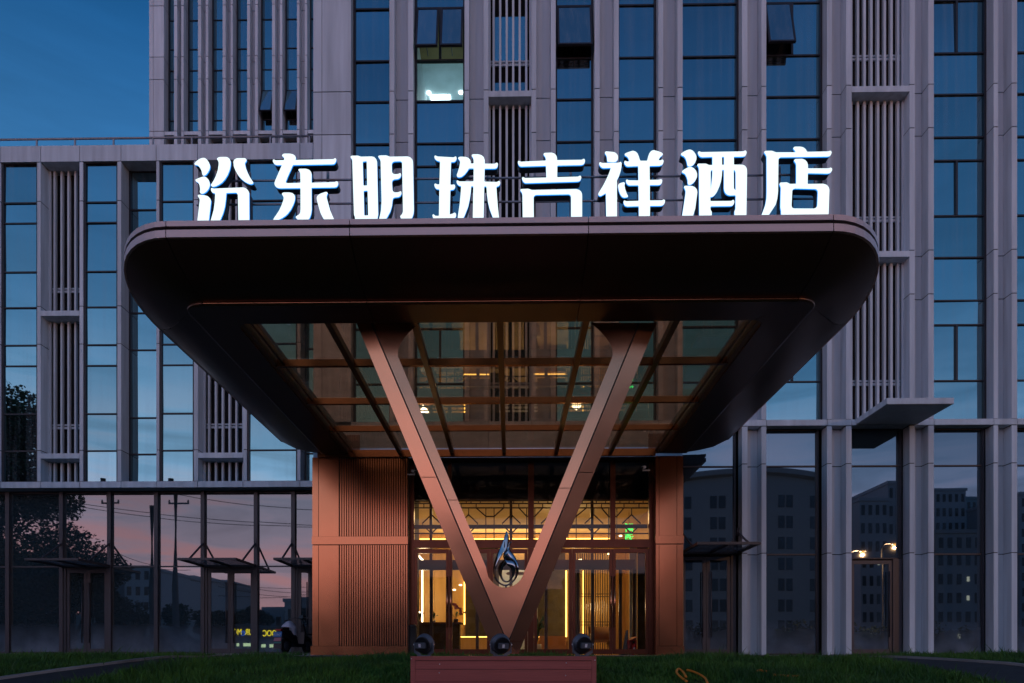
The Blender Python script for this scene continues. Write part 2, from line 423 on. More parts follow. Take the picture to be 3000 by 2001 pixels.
M['led_cool'] = emat('panel_lamp', (0.85, 1.0, 1.0), 1.2)

# ------------------------------------------------------------------ ground
def zp(y):
    xs = [-400, 1.0, 8.0, 9.3, 10.2, 11.0, 13.0, 15.2, 400]
    zs = [-1.45, -1.45, -0.74, -0.50, -0.335, -0.20, -0.075, -0.045, -0.045]
    return float(np.interp(y, xs, zs))
def ground_z(x, y):
    z = zp(y)
    if 3 < y < 15:
        z += 0.03 * math.sin(x * 0.9 + 1.3) * math.sin(y * 0.7)
    return z
gx = sorted(set([-900, -500, -300, -200, -120, -80, -50, -35] + [round(-25 + i * 0.5, 2) for i in range(101)] + [35, 50, 80, 120, 200, 300, 500, 900]))
gy = sorted(set([-1200, -700, -400, -250, -150, -90, -50, -25, -10, -4, 0] + [round(1 + i * 0.4, 2) for i in range(38)] + [17, 20, 30, 60, 120, 300, 900]))
gv = [(x, y, ground_z(x, y)) for y in gy for x in gx]
nx = len(gx)
gf = [(j * nx + i, j * nx + i + 1, (j + 1) * nx + i + 1, (j + 1) * nx + i) for j in range(len(gy) - 1) for i in range(nx - 1)]
g = mesh('ground', None, M['soil'], gv, gf, True); g['kind'] = 'structure'

def sheet(name, mat, poly_rows, lift):
    """poly_rows: list of (y, x0, x1) rows draped on the terrain"""
    v, f = [], []
    n = 9
    for y, a, b in poly_rows:
        for k in range(n):
            x = a + (b - a) * k / (n - 1); v.append((x, y, ground_z(x, y) + lift))
    for j in range(len(poly_rows) - 1):
        for k in range(n - 1):
            f.append((j * n + k, j * n + k + 1, (j + 1) * n + k + 1, (j + 1) * n + k))
    o = mesh(name, None, mat, v, f, True); o['kind'] = 'structure'
    return o
ys = [1.2 + 0.4 * i for i in range(31)]
def path_l(y): return -6.5 - .9 * max(0, 11 - y), -5.25 - .45 * max(0, 12 - y)
def path_r(y): return 5.95 + .30 * max(0, 13 - y), 7.2 + .45 * max(0, 13 - y)
sheet('path', M['asphalt'], [(y, path_l(y)[0], path_l(y)[1]) for y in ys] , 0.035)
sheet('path', M['asphalt'], [(y, path_r(y)[0], path_r(y)[1]) for y in ys], 0.035)
sheet('path', M['asphalt'], [(13.3, -6.5, 7.3), (13.8, -6.5, 7.3), (14.4, -6.5, 7.3), (15.0, -6.5, 7.3), (15.5, -6.5, 7.3)], 0.040)
sheet('road', M['asphalt'], [(-60, -300, 300), (-30, -300, 300), (-3, -300, 300)], 0.02)
for sx, fx in ((-6.54, lambda y: path_l(y)[0] - .05), (7.30, lambda y: path_r(y)[1] + .05)):
    v, f = [], []
    for i, y in enumerate(ys + [14.0, 14.8, 15.45]):
        x = fx(y); z = ground_z(x, y)
        v += [(x - .05, y, z - .1), (x + .05, y, z - .1), (x + .05, y, z + .075), (x - .05, y, z + .075)]
        if i:
            a = 4 * (i - 1); b = 4 * i
            for k in range(4): f.append((a + k, a + (k + 1) % 4, b + (k + 1) % 4, b + k))
    f.append((0, 1, 2, 3)); n = len(v); f.append((n - 1, n - 2, n - 3, n - 4))
    o = mesh('kerb', None, M['kerb'], v, f); o['kind'] = 'structure'
# paving along the buildings
o = box('pavement', None, M['concrete'], -40, -4.98, 17.2, 20.2, -0.3, 0.045, kind='structure')
o = box('pavement', None, M['concrete'], -4.96, 6.6, 15.55, 18.0, -0.3, 0.0, kind='structure')
o = box('pavement', None, M['concrete'], 6.62, 40, 16.55, 18.0, -0.3, 0.0, kind='structure')

# ------------------------------------------------------------------ buildings
def seg_panels(name, parent, mat, x0, x1, y0, y1, zs, gap=0.022):
    """one vertical strip of cladding cut into panels by open joints"""
    for a, b in zip(zs[:-1], zs[1:]):
        box(name, parent, mat, x0, x1, y0, y1, a + gap / 2, b - gap / 2)

def pane(parent, mat, x0, x1, y, z0, z1, tilt=0.006, name='window_pane'):
    r = (rnd.gauss(0, tilt), 0, rnd.gauss(0, tilt * 0.7))
    return box(name, parent, mat, x0, x1, y, y + 0.012, z0, z1, rot=r)

def open_sash(parent, x0, x1, y, z0, z1, ang, mullion=None):
    """top-hung sash pushed open at the bottom: frame with a pane and a stay"""
    h = z1 - z0; fw = 0.045
    ca, sa = math.cos(ang), math.sin(ang)
    def T(x, d, u):            # u: distance below the hinge, d: distance out of the sash plane
        return (x, y - sa * u - ca * d, z1 - ca * u + sa * d)
    def sbox(name, par, mat, xa, xb, ua, ub, da, db):
        v = [T(x, d, u) for u in (ua, ub) for d in (da, db) for x in (xa, xb)]
        f = [(0, 1, 3, 2), (4, 6, 7, 5), (0, 4, 5, 1), (2, 3, 7, 6), (0, 2, 6, 4), (1, 5, 7, 3)]
        return mesh(name, par, mat, v, f)
    s = sbox('sash', parent, M['frame'], x0, x1, 0, fw, -0.03, 0.03)
    sbox('sash_rail', s, M['frame'], x0, x1, h - fw, h, -0.03, 0.03)
    sbox('sash_stile', s, M['frame'], x0, x0 + fw, fw, h - fw, -0.03, 0.03)
    sbox('sash_stile', s, M['frame'], x1 - fw, x1, fw, h - fw, -0.03, 0.03)
    sbox('sash_pane', s, M['glass'], x0 + fw, x1 - fw, fw, h - fw, 0.01, 0.02)
    xm = (x0 + x1) / 2
    bar('window_stay', s, M['frame'], T(xm, 0, h - 0.03), (xm, y + 0.03, z0 + 0.12), 0.02)

# ---- hotel block: the bays behind and to the right of the canopy
YF, YG = 17.0, 17.3
TOPZ = PZ(-120, YF, 2450)
hotel = thing('hotel_building', 'tall hotel facade of grey fins, blue glass and louvres behind the copper canopy', 'building', (PX(1900, YF), YF, 0))
def zf(y): return PZ(y, YF, 2450)
def zg(y): return PZ(y, YG, 2800)
fin_z = [zf(1247), zf(863), zf(735), zf(377), zf(250), TOPZ]
fin_z[0] = zf(1229)
fin_zg = [0.0, zf(1620), zf(1358), zf(1247)]
BAND0, BAND1 = zf(1247), zf(1229)
rowz = [zg(1232), zg(1116.5), zg(953), zg(882), zg(756), zg(634), zg(472), zg(404), zg(279), zg(158), zg(3.5), zg(-120)]
sash_rows = (1, 4 + 0, 9)   # rows holding opening lights (index of the lower mullion): 953-1116, 472-634, 3-158
cols = [  # fin, recess, fin of each pier (photo x on the fin front / recess planes)
    (1141, 1155, 1196, 1211), (1361, 1374, 1417, 1431), (1557, 1571, 1614, 1628), (1742, 1757, 1799, 1813),
    (1929, 1943, 1985, 2000), (2174, 2190, 2231, 2245), (2423, 2437, 2479, 2495), (2665, 2680, 2720, 2736), (2911, 2924, 2964, 2980)]
REC = 0.29
def pier(c, lo=True):
    a, b, c2, d = [PX(v, YF) for v in c]
    zz = fin_z
    for (u, v) in ((a, b), (c2, d)):
        seg_panels('fin_panel', hotel, M['panel'], u, v, YF, YF + REC, zz)
        box('fin_core', hotel, M['joint'], u + .006, v - .006, YF + .012, YF + REC + .05, 0.0 if lo else BAND0, TOPZ)
        if lo: seg_panels('fin_panel', hotel, M['panel'], u, v, YF, YF + REC, fin_zg)
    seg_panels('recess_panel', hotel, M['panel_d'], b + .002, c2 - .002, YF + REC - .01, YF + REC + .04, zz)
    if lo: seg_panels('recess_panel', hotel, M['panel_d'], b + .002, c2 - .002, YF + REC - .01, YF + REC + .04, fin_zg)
    box('recess_core', hotel, M['joint'], b - .05, c2 + .05, YF + REC + .045, YF + REC + .09, 0 if lo else BAND0, TOPZ)
for c in cols:
    pier(c, c[0] > 2100)
# corner pilaster at the left end of the block
a, b, c2 = PX(918, YF), PX(943, YF), PX(1028, YF)
seg_panels('pilaster_panel', hotel, M['panel'], a, b - .006, YF, YF + REC, fin_z)
seg_panels('pilaster_panel', hotel, M['panel'], b + .006, c2, YF, YF + REC, fin_z)
box('pilaster_core', hotel, M['joint'], a + .006, c2 - .006, YF + .012, YF + 2.3, 0, TOPZ)
seg_panels('pilaster_panel', hotel, M['panel'], a, c2, YF, YF + REC, fin_zg)
seg_panels('side_panel', hotel, M['panel'], a, a + .05, YF + REC + .01, YF + 2.6, fin_z)

bays = [(1028, 1141, 'g'), (1211, 1361, 'g2'), (1431, 1557, 'l'), (1628, 1742, 'g'), (1813, 1929, 'g'), (2000, 2174, 'g'),
        (2245, 2423, 'g2'), (2495, 2665, 'l'), (2736, 2911, 'g2'), (2980, 3120, 'g')]
FW = 0.05
def glazing(parent, x0, x1, rows, y, gm, fm, split_rows=(), skip=(), tilt=0.006):
    """mullion frame and separate panes for one column of windows"""
    box('mullion', parent, fm, x0, x0 + FW, y - .05, y + .06, rows[0], rows[-1])
    box('mullion', parent, fm, x1 - FW, x1, y - .05, y + .06, rows[0], rows[-1])
    for z in rows:
        box('transom', parent, fm, x0 + FW, x1 - FW, y - .032, y + .05, z - .018, z + .018)
    for i, (z0, z1) in enumerate(zip(rows[:-1], rows[1:])):
        if i in skip: continue
        if i in split_rows:
            xm = (x0 + x1) / 2
            box('mullion', parent, fm, xm - .025, xm + .025, y - .045, y + .05, z0 + .018, z1 - .018)
            pane(parent, gm, x0 + FW, xm - .025, y, z0 + .018, z1 - .018, tilt)
            pane(parent, gm, xm + .025, x1 - FW, y, z0 + .018, z1 - .018, tilt)
        else:
            pane(parent, gm, x0 + FW, x1 - FW, y, z0 + .018, z1 - .018, tilt)
SR = (1, 5, 9)
for bi, (xa, xb, kind) in enumerate(bays):
    x0, x1 = PX(xa, YF) + .003, PX(xb, YF) - .003
    if kind == 'l':
        continue
    sk = set()
    if bi == 1: sk = {8, 9}
    if bi == 3: sk = {9}
    if bi == 6: sk = {9}
    glazing(hotel, x0, x1, rowz, YG, M['glass'], M['frame'], SR if kind == 'g2' else (), sk)
    if bi == 1:      # the lit room: clear pane below, a pair of open sashes above
        pane(hotel, M['glass_room'], x0 + FW, x1 - FW, YG, rowz[8] + .018, rowz[9] - .018, 0.0)
        xm = (x0 + x1) / 2
        box('mullion', hotel, M['frame'], xm - .03, xm + .03, YG - .045, YG + .05, rowz[9] + .018, rowz[10] - .018)
        open_sash(hotel, x0 + FW, xm - .032, YG - .02, rowz[9] + .02, rowz[10] - .02, R(15))
        open_sash(hotel, xm + .032, x1 - FW, YG - .02, rowz[9] + .02, rowz[10] - .02, R(15))
    if bi == 3:
        open_sash(hotel, x0 + FW, x1 - FW, YG - .02, rowz[9] + .02, rowz[10] - .02, R(14))
    if bi == 6:
        xm = (x0 + x1) / 2
        box('mullion', hotel, M['frame'], xm - .025, xm + .025, YG - .045, YG + .05, rowz[9] + .018, rowz[10] - .018)
        pane(hotel, M['glass'], xm + .025, x1 - FW, YG, rowz[9] + .018, rowz[10] - .018)
        open_sash(hotel, x0 + FW, xm - .03, YG - .02, rowz[9] + .02, rowz[10] - .02, R(14))
# dark solid fill added behind the glass against light leaks (the lit room and the lobby are left open)
lx0, lx1 = PX(1205, YF), PX(1368, YF)
LOBX0, LOBX1, LOBZ = -3.3, 4.2, 4.85
box('leak_fill', hotel, M['core'], PX(918, YF) + .1, lx0 - .02, YG + .16, YG + 9, LOBZ + .1, TOPZ)
box('leak_fill', hotel, M['core'], lx1 + .02, PX(3120, YF), YG + .16, YG + 9, LOBZ + .1, TOPZ)
box('leak_fill', hotel, M['core'], lx0 - .02, lx1 + .02, YG + .16, YG + 9, LOBZ + .1, zg(300))
box('leak_fill', hotel, M['core'], LOBX1 + .12, PX(3120, YF), YG + .16, YG + 9, 0, LOBZ + .1)
box('leak_fill', hotel, M['core'], PX(918, YF) + .1, LOBX0 - .12, YG + .16, YG + 9, 0, LOBZ + .1)
# the lit guest room
rz0, rz1 = zg(300), zg(-110)
CE = zg(-8)
box('room_ceiling', hotel, M['room_ceil'], lx0, lx1, YG + 1.7, YG + 7, CE, CE + .05)
box('curtain_pelmet', hotel, M['brown'], lx0, lx1, YG + .25, YG + 1.7, CE - .02, CE + .03)
box('room_wall', hotel, M['room_ceil'], lx0 - .015, lx0, YG + .2, YG + 7, rz0, CE)
box('room_wall', hotel, M['room_ceil'], lx1, lx1 + .015, YG + .2, YG + 7, rz0, CE)
box('room_wall', hotel, M['room_ceil'], lx0, lx1, YG + 7, YG + 7.05, rz0, CE)
def light(name, typ, loc, power, col, size=0.2, rot=None, sizey=None, spread=None):
    l = bpy.data.lights.new(name, typ); l.energy = power; l.color = col
    if typ == 'AREA':
        l.shape = 'RECTANGLE'; l.size = size; l.size_y = sizey or size
        if spread: l.spread = spread
    elif typ == 'POINT': l.shadow_soft_size = size
    o = bpy.data.objects.new(name, l); C.objects.link(o); o.location = loc
    if rot: o.rotation_euler = rot
    return o
def ceil_at(px, py):
    Y = (CE - CZ) / ((1914 - py) / F_PX); return PX(px, Y), Y
cx, cy = ceil_at(1290, 281)
box('ceiling_panel_lamp', hotel, M['led_cool'], cx - .29, cx + .29, cy - .07, cy + .10, CE - .03, CE - .005)
for px in (1228, 1350):
    ax, ay = ceil_at(px, 268)
    ax = min(max(ax, lx0 + .08), lx1 - .08)
    lathe('downlight', hotel, M['led_cool'], [(0.03, -.0), (.055, -.0), (.055, -.03)], (ax, ay, CE - .004), (0, 0, 1), 14)
light('room_fill', 'POINT', ((lx0 + lx1) / 2, YG + 3.0, rz0 + 0.9), 4.2, (0.62, 0.95, 1.0), 0.25)  # unseen low fill added to brighten the guest room ceiling

# louvre bays
def louvre_bay(parent, xa, xb, n, ledges, rails, zb, zt, yf, yl, depth, slat_w, x_lo=None, x_hi=None, tall=True):
    """vertical slats between floor ledges, cross rails behind them"""
    x0, x1 = xa, xb
    cuts = [zb] + [v for l in ledges for v in l] + [zt]
    pitch = (x1 - x0) / (n + 0.5)
    for i in range(0, len(cuts), 2):
        z0, z1 = cuts[i] + .004, cuts[i + 1] - .004
        for k in range(n):
            x = x0 + pitch * (k + 0.75)
            box('louver_slat', parent, M['panel'], x - slat_w / 2, x + slat_w / 2, yl, yl + .09, z0, z1)
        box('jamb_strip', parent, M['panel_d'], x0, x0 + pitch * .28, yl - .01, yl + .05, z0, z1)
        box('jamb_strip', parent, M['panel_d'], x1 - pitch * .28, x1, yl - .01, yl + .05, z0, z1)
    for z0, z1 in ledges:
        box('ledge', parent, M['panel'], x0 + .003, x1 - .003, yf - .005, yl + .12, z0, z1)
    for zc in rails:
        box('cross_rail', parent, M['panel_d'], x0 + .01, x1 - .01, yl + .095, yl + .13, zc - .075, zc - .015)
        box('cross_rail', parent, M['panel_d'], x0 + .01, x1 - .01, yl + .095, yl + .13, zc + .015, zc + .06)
    box('louver_backing', parent, M['black'], x0, x1, yl + depth, yl + depth + .03, zb, zt)
x0, x1 = PX(1431, YF), PX(1557, YF)
led = [(zf(754), zf(737)), (zf(271), zf(254))]
louvre_bay(hotel, x0, x1, 6, led, [zg(1116), zg(634), zg(160)], BAND1, TOPZ, YF, YG - .03, .15, 0.055)
for z0, z1 in ((zg(158), zg(20)), (zg(245), zg(215))):
    pane(hotel, M['glass'], x0 + .1, x1 - .1, YG + .105, z0, z1)
x0, x1 = PX(2495, YF), PX(2665, YF)
louvre_bay(hotel, x0, x1, 8, led, [zg(1116), zg(634), zg(158)], BAND1, TOPZ, YF, YG - .03, .3, 0.06)
# string course between the ground floor and the louvres, cut at the piers
bx = [1028] + [v for c in cols for v in (c[0], c[3])] + [3120]
for i in range(len(bx) - 1):
    box('string_course', hotel, M['panel'], PX(bx[i], YF) + .006, PX(bx[i + 1], YF) - .006, YF - .012, YG + .02, BAND0 + .004, BAND1 - .004)
# plain wall between the portal head and the string course
for a, b in zip([918, 1028, 1211, 1431, 1628, 1813], [1028, 1211, 1431, 1628, 1813, 2000]):
    box('lintel_panel', hotel, M['panel'], PX(a, YF) + .006, PX(b, YF) - .006, YF + .004, YF + .2, 4.82, BAND0 - .01)
# ground floor glazing right of the portal
grow = [0.03, zg(1624), zg(1365), zg(1258)]
for xa, xb in ((2245, 2412), (2740, 2905), (2989, 3120)):
    glazing(hotel, PX(xa, YF) + .003, PX(xb, YF) - .003, grow, YG, M['glass_r'], M['frame'], tilt=0.0008)

def door_leaf(parent, x0, x1, y, z0, z1, fm, gm, handle_side, hm, hz=(0.45, 2.1), stile=0.09, bot=0.13):
    d = box('door', parent, fm, x0, x1, y - .03, y + .03, z1 - stile, z1)
    box('door_stile', d, fm, x0, x0 + stile, y - .03, y + .03, z0, z1 - stile)
    box('door_stile', d, fm, x1 - stile, x1, y - .03, y + .03, z0, z1 - stile)
    box('door_rail', d, fm, x0 + stile, x1 - stile, y - .03, y + .03, z0, z0 + bot)
    box('door_pane', d, gm, x0 + stile, x1 - stile, y - .005, y + .005, z0 + bot, z1 - stile)
    hx = x1 - stile * .6 if handle_side > 0 else x0 + stile * .6
    hx += (-1 if handle_side > 0 else 1) * 0.05
    tube('handle', d, hm, [(hx, y - .09, hz[0]), (hx, y - .09, hz[1])], 0.017, 8)
    for z in (hz[0] + .25, hz[1] - .25):
        tube('handle_post', d, hm, [(hx, y - .09, z), (hx, y - .02, z)], 0.014, 6)
    return d
# double door under the awning, beside the portal
xa, xb = PX(1985, YG), PX(2166, YF) - .003
glazing(hotel, xa, xb, [zg(1624), zg(1365), zg(1258)], YG, M['glass_r'], M['frame'], tilt=0.0008)
dz = zg(1630)
box('door_frame', hotel, M['frame2'], xa, xa + .10, YG - .06, YG + .06, 0, zg(1624) - .02)
box('door_frame', hotel, M['frame2'], xb - .12, xb, YG - .06, YG + .06, 0, zg(1624) - .02)
xm = (xa + .10 + xb - .12) / 2
door_leaf(hotel, xa + .10, xm - .004, YG, 0.02, dz, M['frame2'], M['glass_r'], 1, M['frame'])
door_leaf(hotel, xm + .004, xb - .12, YG, 0.02, dz, M['frame2'], M['glass_r'], -1, M['frame2'])
# single door under the concrete slab
xa, xb = PX(2497, YF), PX(2659, YF) - .003
glazing(hotel, xa, xb, [zg(1636), zg(1365), zg(1258)], YG, M['glass_r'], M['frame'], tilt=0.0008)
box('door_frame', hotel, M['frame2'], xa, xa + .09, YG - .06, YG + .06, 0, zg(1636) - .02)
box('door_frame', hotel, M['frame2'], xb - .22, xb, YG - .06, YG + .06, 0, zg(1636) - .02)
door_leaf(hotel, xa + .09, xb - .22, YG, 0.02, zg(1642), M['frame2'], M['glass_r'], 1, M['frame'])
# projecting slab over the single door
sl = thing('awning_slab', 'flat pale slab awning jutting out above the single glass door, under the louvres', 'awning', (PX(2580, YF), YF, zf(1247)))
sz = PZ(1183, 15.6, 2700)
box('slab', sl, M['panel'], P(2598, 1183, 15.6)[0], P(2795, 1183, 15.6)[0], 15.6, YF - .02, sz, sz + .135)
box('soffit_panel', sl, M['panel_d'], P(2598, 1183, 15.6)[0] + .03, P(2795, 1183, 15.6)[0] - .03, 15.63, YF - .05, sz - .006, sz - .001)

# ---- office wing on the left
WF, WG, WR = 19.2, 19.27, 19.66
wing = thing('office_wing', 'lower grey wing with blue windows, louvre bays and a roof railing beside the copper pier', 'building', (PX(460, WF), WF, 0))
def wz(y): return PZ(y, WF, 460)
wtop = wz(471); wbot = wz(1410)
wrow = [wbot, wz(1318), wz(1209), wz(1067), wz(1006), wz(895), wz(790), wz(646), wz(586), wtop]
wfin = [wbot, wz(1318), wz(1006), wz(895), wz(586), wtop]
fins = [(-70, -58), (-8, 2), (109, 119), (233, 243), (344, 355), (458, 466), (568, 580), (713, 723), (871, 880)]
for a, b in fins:
    u, v = PX(a, WF), PX(b, WF)
    seg_panels('fin_panel', wing, M['panel'], u, v, WF, WR, wfin)
    box('fin_core', wing, M['joint'], u + .006, v - .006, WF + .012, WR + .05, wbot, wtop)
for a, b in ((2, 109), (243, 344), (466, 568), (723, 871)):
    glazing(wing, PX(a, WF) + .003, PX(b, WF) - .003, wrow, WG + .02, M['glass'], M['frame'])
for a, b in ((355, 458), (880, 912)):
    u, v = PX(a, WF) + .003, PX(b, WF) - .003
    glazing(wing, u, v, [wbot, wz(1318), wz(1209), wz(1006), wz(895), wz(690), wz(586), wtop], WR - .02, M['glass'], M['frame'])
for a, b, n in ((119, 233, 5), (580, 713, 6), (-58, -8, 2)):
    louvre_bay(wing, PX(a, WF), PX(b, WF), n, [(wz(1342), wz(1327)), (wz(923), wz(908))], [wz(1232), wz(822)], wbot, wtop, WF, WR - .1, .2, 0.055)
box('leak_fill', wing, M['core'], -26, PX(912, WF), WR + .1, WR + 7, wbot - .3, wtop + .2)  # solid fill added behind the wing glass against light leaks
pj = [-300, -190, -60, 60 - 60 + 2, 120, 234, 355, 458, 579, 712, 879, 917]
pz0, pz1 = wz(471), wz(424)
for a, b in zip(pj[:-1], pj[1:]):
    u, v = PX(a, WF) + .008, PX(b, WF) - .008
    box('parapet_panel', wing, M['panel'], u, v, WF - .01, WR + .3, pz0 + .002, pz1)
    box('band_panel', wing, M['panel'], u, v, WF - .01, WF + .42, wz(1428), wbot - .004)
box('parapet_core', wing, M['joint'], -26, PX(912, WF), WF + .01, WR + .25, pz0 + .02, pz1 - .02)
box('band_core', wing, M['joint'], -26, PX(912, WF), WF + .01, WF + .6, wz(1428) + .015, wbot - .02)
# roof railing
rl = [P(x, 424, WF + .25)[0] for x in (-190, -100, -4, 108, 220, 333, 448, 562, 677, 792, 907)]
rzt = PZ(404, WF + .25, 460)
rb = pz1
tube('handrail', wing, M['rail'], [(rl[0], WF + .25, rzt), (rl[-1] + .1, WF + .25, rzt)], 0.03, 8)
tube('handrail', wing, M['rail'], [(rl[0], WF + .25, rb + .045), (rl[-1] + .1, WF + .25, rb + .045)], 0.018, 8)
for x in rl:
    box('railing_post', wing, M['rail'], x - .02, x + .02, WF + .23, WF + .27, rb - .02, rzt)
# ground floor shopfront
gz1 = wz(1430)
WB = 0.045
gl = WR
mull = [-190, -60, 27, 184, 324, 461, 597, 752, 861, 960]
zt_ = PZ(1660, gl, 460)
doors = [(184, 324), (597, 752), (861, 960)]
for x in mull:
    xx = PX(x, gl); box('shopfront_mullion', wing, M['frame2'], xx - .055, xx + .055, gl - .09, gl + .06, WB, gz1)
for a, b in zip(mull[:-1], mull[1:]):
    u, v = PX(a, gl) + .055, PX(b, gl) - .055
    box('transom', wing, M['frame2'], u, v, gl - .03, gl + .05, gz1 - .05, gz1)
    box('transom', wing, M['frame2'], u, v, gl - .02, gl + .05, zt_ - .02, zt_ + .02)
    pane(wing, M['glass_g'], u, v, gl, zt_ + .02, gz1 - .05, 0.0009, 'shopfront_pane')
    if (a, b) in doors:
        d0, d1 = u + .07, v - .02
        box('door_frame', wing, M['frame2'], u, d0, gl - .06, gl + .05, WB, zt_ - .02)
        box('door_frame', wing, M['frame2'], d0, d1, gl - .04, gl + .05, zt_ - .09, zt_ - .02)
        dm = (d0 + d1) / 2
        door_leaf(wing, d0, dm - .004, gl, WB + .01, zt_ - .095, M['frame2'], M['glass_g'], 1, M['frame'], (0.35, 2.1))
        door_leaf(wing, dm + .004, d1, gl, WB + .01, zt_ - .095, M['frame2'], M['glass_g'], -1, M['frame'], (0.35, 2.1))
    else:
        box('transom', wing, M['frame2'], u, v, gl - .03, gl + .05, WB, WB + .05)
        pane(wing, M['glass_g'], u, v, gl, WB + .05, zt_ - .02, 0.0009, 'shopfront_pane')
box('leak_fill', wing, M['core'], -26, -4.2, gl + .1, gl + 7, -.2, wbot - .31)  # solid fill added behind the shopfront, stops light leaks
wing_soff = box('soffit', wing, M['frame'], -26, -4.7, WF + .43, gl + .05, gz1 + .002, gz1 + .05)

# small glass awnings over the side doors
def awning(label, x0, x1, yb, proj, z, zs):
    t = thing('glass_awning', label, 'awning', ((x0 + x1) / 2, yb, z), 'small glass door awnings')
    yf = yb - proj; w = .045
    box('frame_bar', t, M['frame2'], x0, x1, yf, yf + w, z - .03, z + .03)
    box('frame_bar', t, M['frame2'], x0, x1, yb - .10, yb - .055, z - .03, z + .03)
    for x in (x0, (x0 + x1) / 2 - w / 2, x1 - w):
        box('frame_bar', t, M['frame2'], x, x + w, yf + w, yb - .10, z - .03, z + .03)
    xm = (x0 + x1) / 2
    box('awning_pane', t, M['glass_awn'], x0 + w, xm - w / 2, yf + w, yb - .10, z + .018, z + .028)
    box('awning_pane', t, M['glass_awn'], xm + w / 2, x1 - w, yf + w, yb - .10, z + .018, z + .028)
    for x in (x0 + .03, x1 - .03):
        bar('strut', t, M['frame2'], (x, yb - .06, zs), (x, yb - proj * .66, z + .03), .04)
        box('strut_plate', t, M['frame2'], x - .03, x + .03, yb - .10, yb - .055, zs - .08, zs + .12)
    return t
az = PZ(1659, WR, 600); azs = PZ(1592, WR, 600)
awning('small glass awning over the double door reflecting the big dark tree', PX(70, 18.1), PX(228, 18.1), WR, 1.55, az, azs)
awning('small glass awning over the double door reflecting pink sky and yellow sign', PX(519, 18.1), PX(691, 18.1), WR, 1.55, az, azs)
awning('small glass awning above the scooter, half hidden by the copper pier', PX(800, 18.1), PX(800, 18.1) + 1.56, WR, 1.55, az, azs)
awning('small glass awning between the copper pier and the white fins', PX(2043, 15.72), PX(2230, 15.72), YG, 1.58, zg(1619), zg(1560))

# ---- rear tower
TF = 33.0; TR = TF + .55
tower = thing('rear_tower', 'distant grey tower of close vertical fins rising behind the roof railing', 'building', (PX(680, TF), TF, 0))
def tz(y): return PZ(y, TF, 680)
ttop = tz(-90); tb = tz(430)
tj = [tz(382), tz(230), tz(164), tz(14), tz(-90)]
a, b, c2 = PX(437, TF), PX(449, TF), PX(480, TF)
tj2 = [tb] + tj
seg_panels('corner_panel', tower, M['panel'], a, b - .008, TF, TR + .1, tj2, .03)
seg_panels('corner_panel', tower, M['panel'], b + .008, c2, TF, TR + .1, tj2, .03)
box('corner_core', tower, M['joint'], a + .01, c2 - .01, TF + .02, TR + .1, tb, ttop)
prs = [(510, 519, 531, 538), (580, 589, 603, 610), (652, 661, 676, 682), (724, 732, 747, 755), (797, 806, 820, 827), (870, 877, 893, 900)]
for p4 in prs:
    w4 = [PX(v, TF) for v in p4]
    for u, v in ((w4[0], w4[1]), (w4[2], w4[3])):
        seg_panels('fin_panel', tower, M['panel'], u, v, TF, TR, [tz(424)] + tj, .03)
        box('fin_core', tower, M['joint'], u + .01, v - .01, TF + .02, TR, tb, ttop)
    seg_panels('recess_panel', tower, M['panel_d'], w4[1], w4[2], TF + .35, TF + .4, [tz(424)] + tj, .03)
    box('recess_core', tower, M['joint'], w4[1], w4[2], TF + .41, TF + .44, tb, ttop)
trow = [tz(380), tz(330), tz(244), tz(181), tz(118), tz(32), tz(-50), ttop]
tb_x = [480] + [v for p4 in prs for v in (p4[0], p4[3])] + [940]
for i in range(0, len(tb_x), 2):
    u, v = PX(tb_x[i], TF) + .01, PX(tb_x[i + 1], TF) - .01
    op = i in (8, 10)
    glazing(tower, u, v, trow, TR - .06, M['glass'], M['frame'], skip={1} if op else ())
    if op: open_sash(tower, u + .05, v - .05, TR - .12, trow[1] + .03, trow[2] - .03, R(17))
    box('ledge', tower, M['panel'], u, v, TF + .03, TR, tz(392), tz(382))
box('leak_fill', tower, M['core'], PX(440, TF), PX(940, TF) + 3, TR + .12, TR + 12, 0, ttop)  # solid fill added inside the tower to keep light out

# ------------------------------------------------------------------ entrance portal and lobby
YP, YE = 16.4, 16.75
def pz(y): return PZ(y, YP, 1457)
def ez(y): return PZ(y, YE, 1457)
PT = pz(1338)
lp = thing('copper_pier', 'wide copper clad pier with fine vertical grooves next to the scooter', 'pier', (PX(1055, YP), YP, 0), 'copper piers of the portal')
X = lambda v: PX(v, YP)
box('pier_core', lp, M['joint'], X(916), X(1195), YP + .03, YP + 2.0, 0.01, PT)
zA, zB, zC = pz(1893), pz(1594), pz(1571)
box('base_band', lp, M['copper_w'], X(911), X(1194.5), YP - .03, YP + .02, 0.01, zA)
box('mid_band', lp, M['copper_w'], X(914), X(1195), YP - .022, YP + .02, zB, zC)
for z0, z1 in ((zA + .006, zB - .02), (zC + .006, PT)):
    box('cladding_panel', lp, M['copper_w'], X(915), X(933) - .006, YP, YP + .025, z0, z1)
    box('cladding_panel', lp, M['copper_w'], X(933) + .006, X(993) - .006, YP, YP + .025, z0, z1)
    n = 29; w = (X(1195) - X(995)) / n
    for i in range(n):
        xx = X(995) + w * i
        box('batten', lp, M['copper_w'], xx + w * .2, xx + w * .8, YP - .016, YP + .025, z0, z1)
box('jamb_panel', lp, M['wood_d'], X(1195) - .004, X(1195) + .012, YP + .03, YE + .1, 0.01, PT)
rp = thing('copper_pier', 'narrow plain copper clad pier between the entrance and the side door awning', 'pier', (PX(1961, YP), YP, 0), 'copper piers of the portal')
box('pier_core', rp, M['joint'], X(1922), X(2001), YP + .03, YP + .85, 0.01, PT)
box('base_band', rp, M['copper_w'], X(1920), X(2004), YP - .03, YP + .02, 0.01, zA)
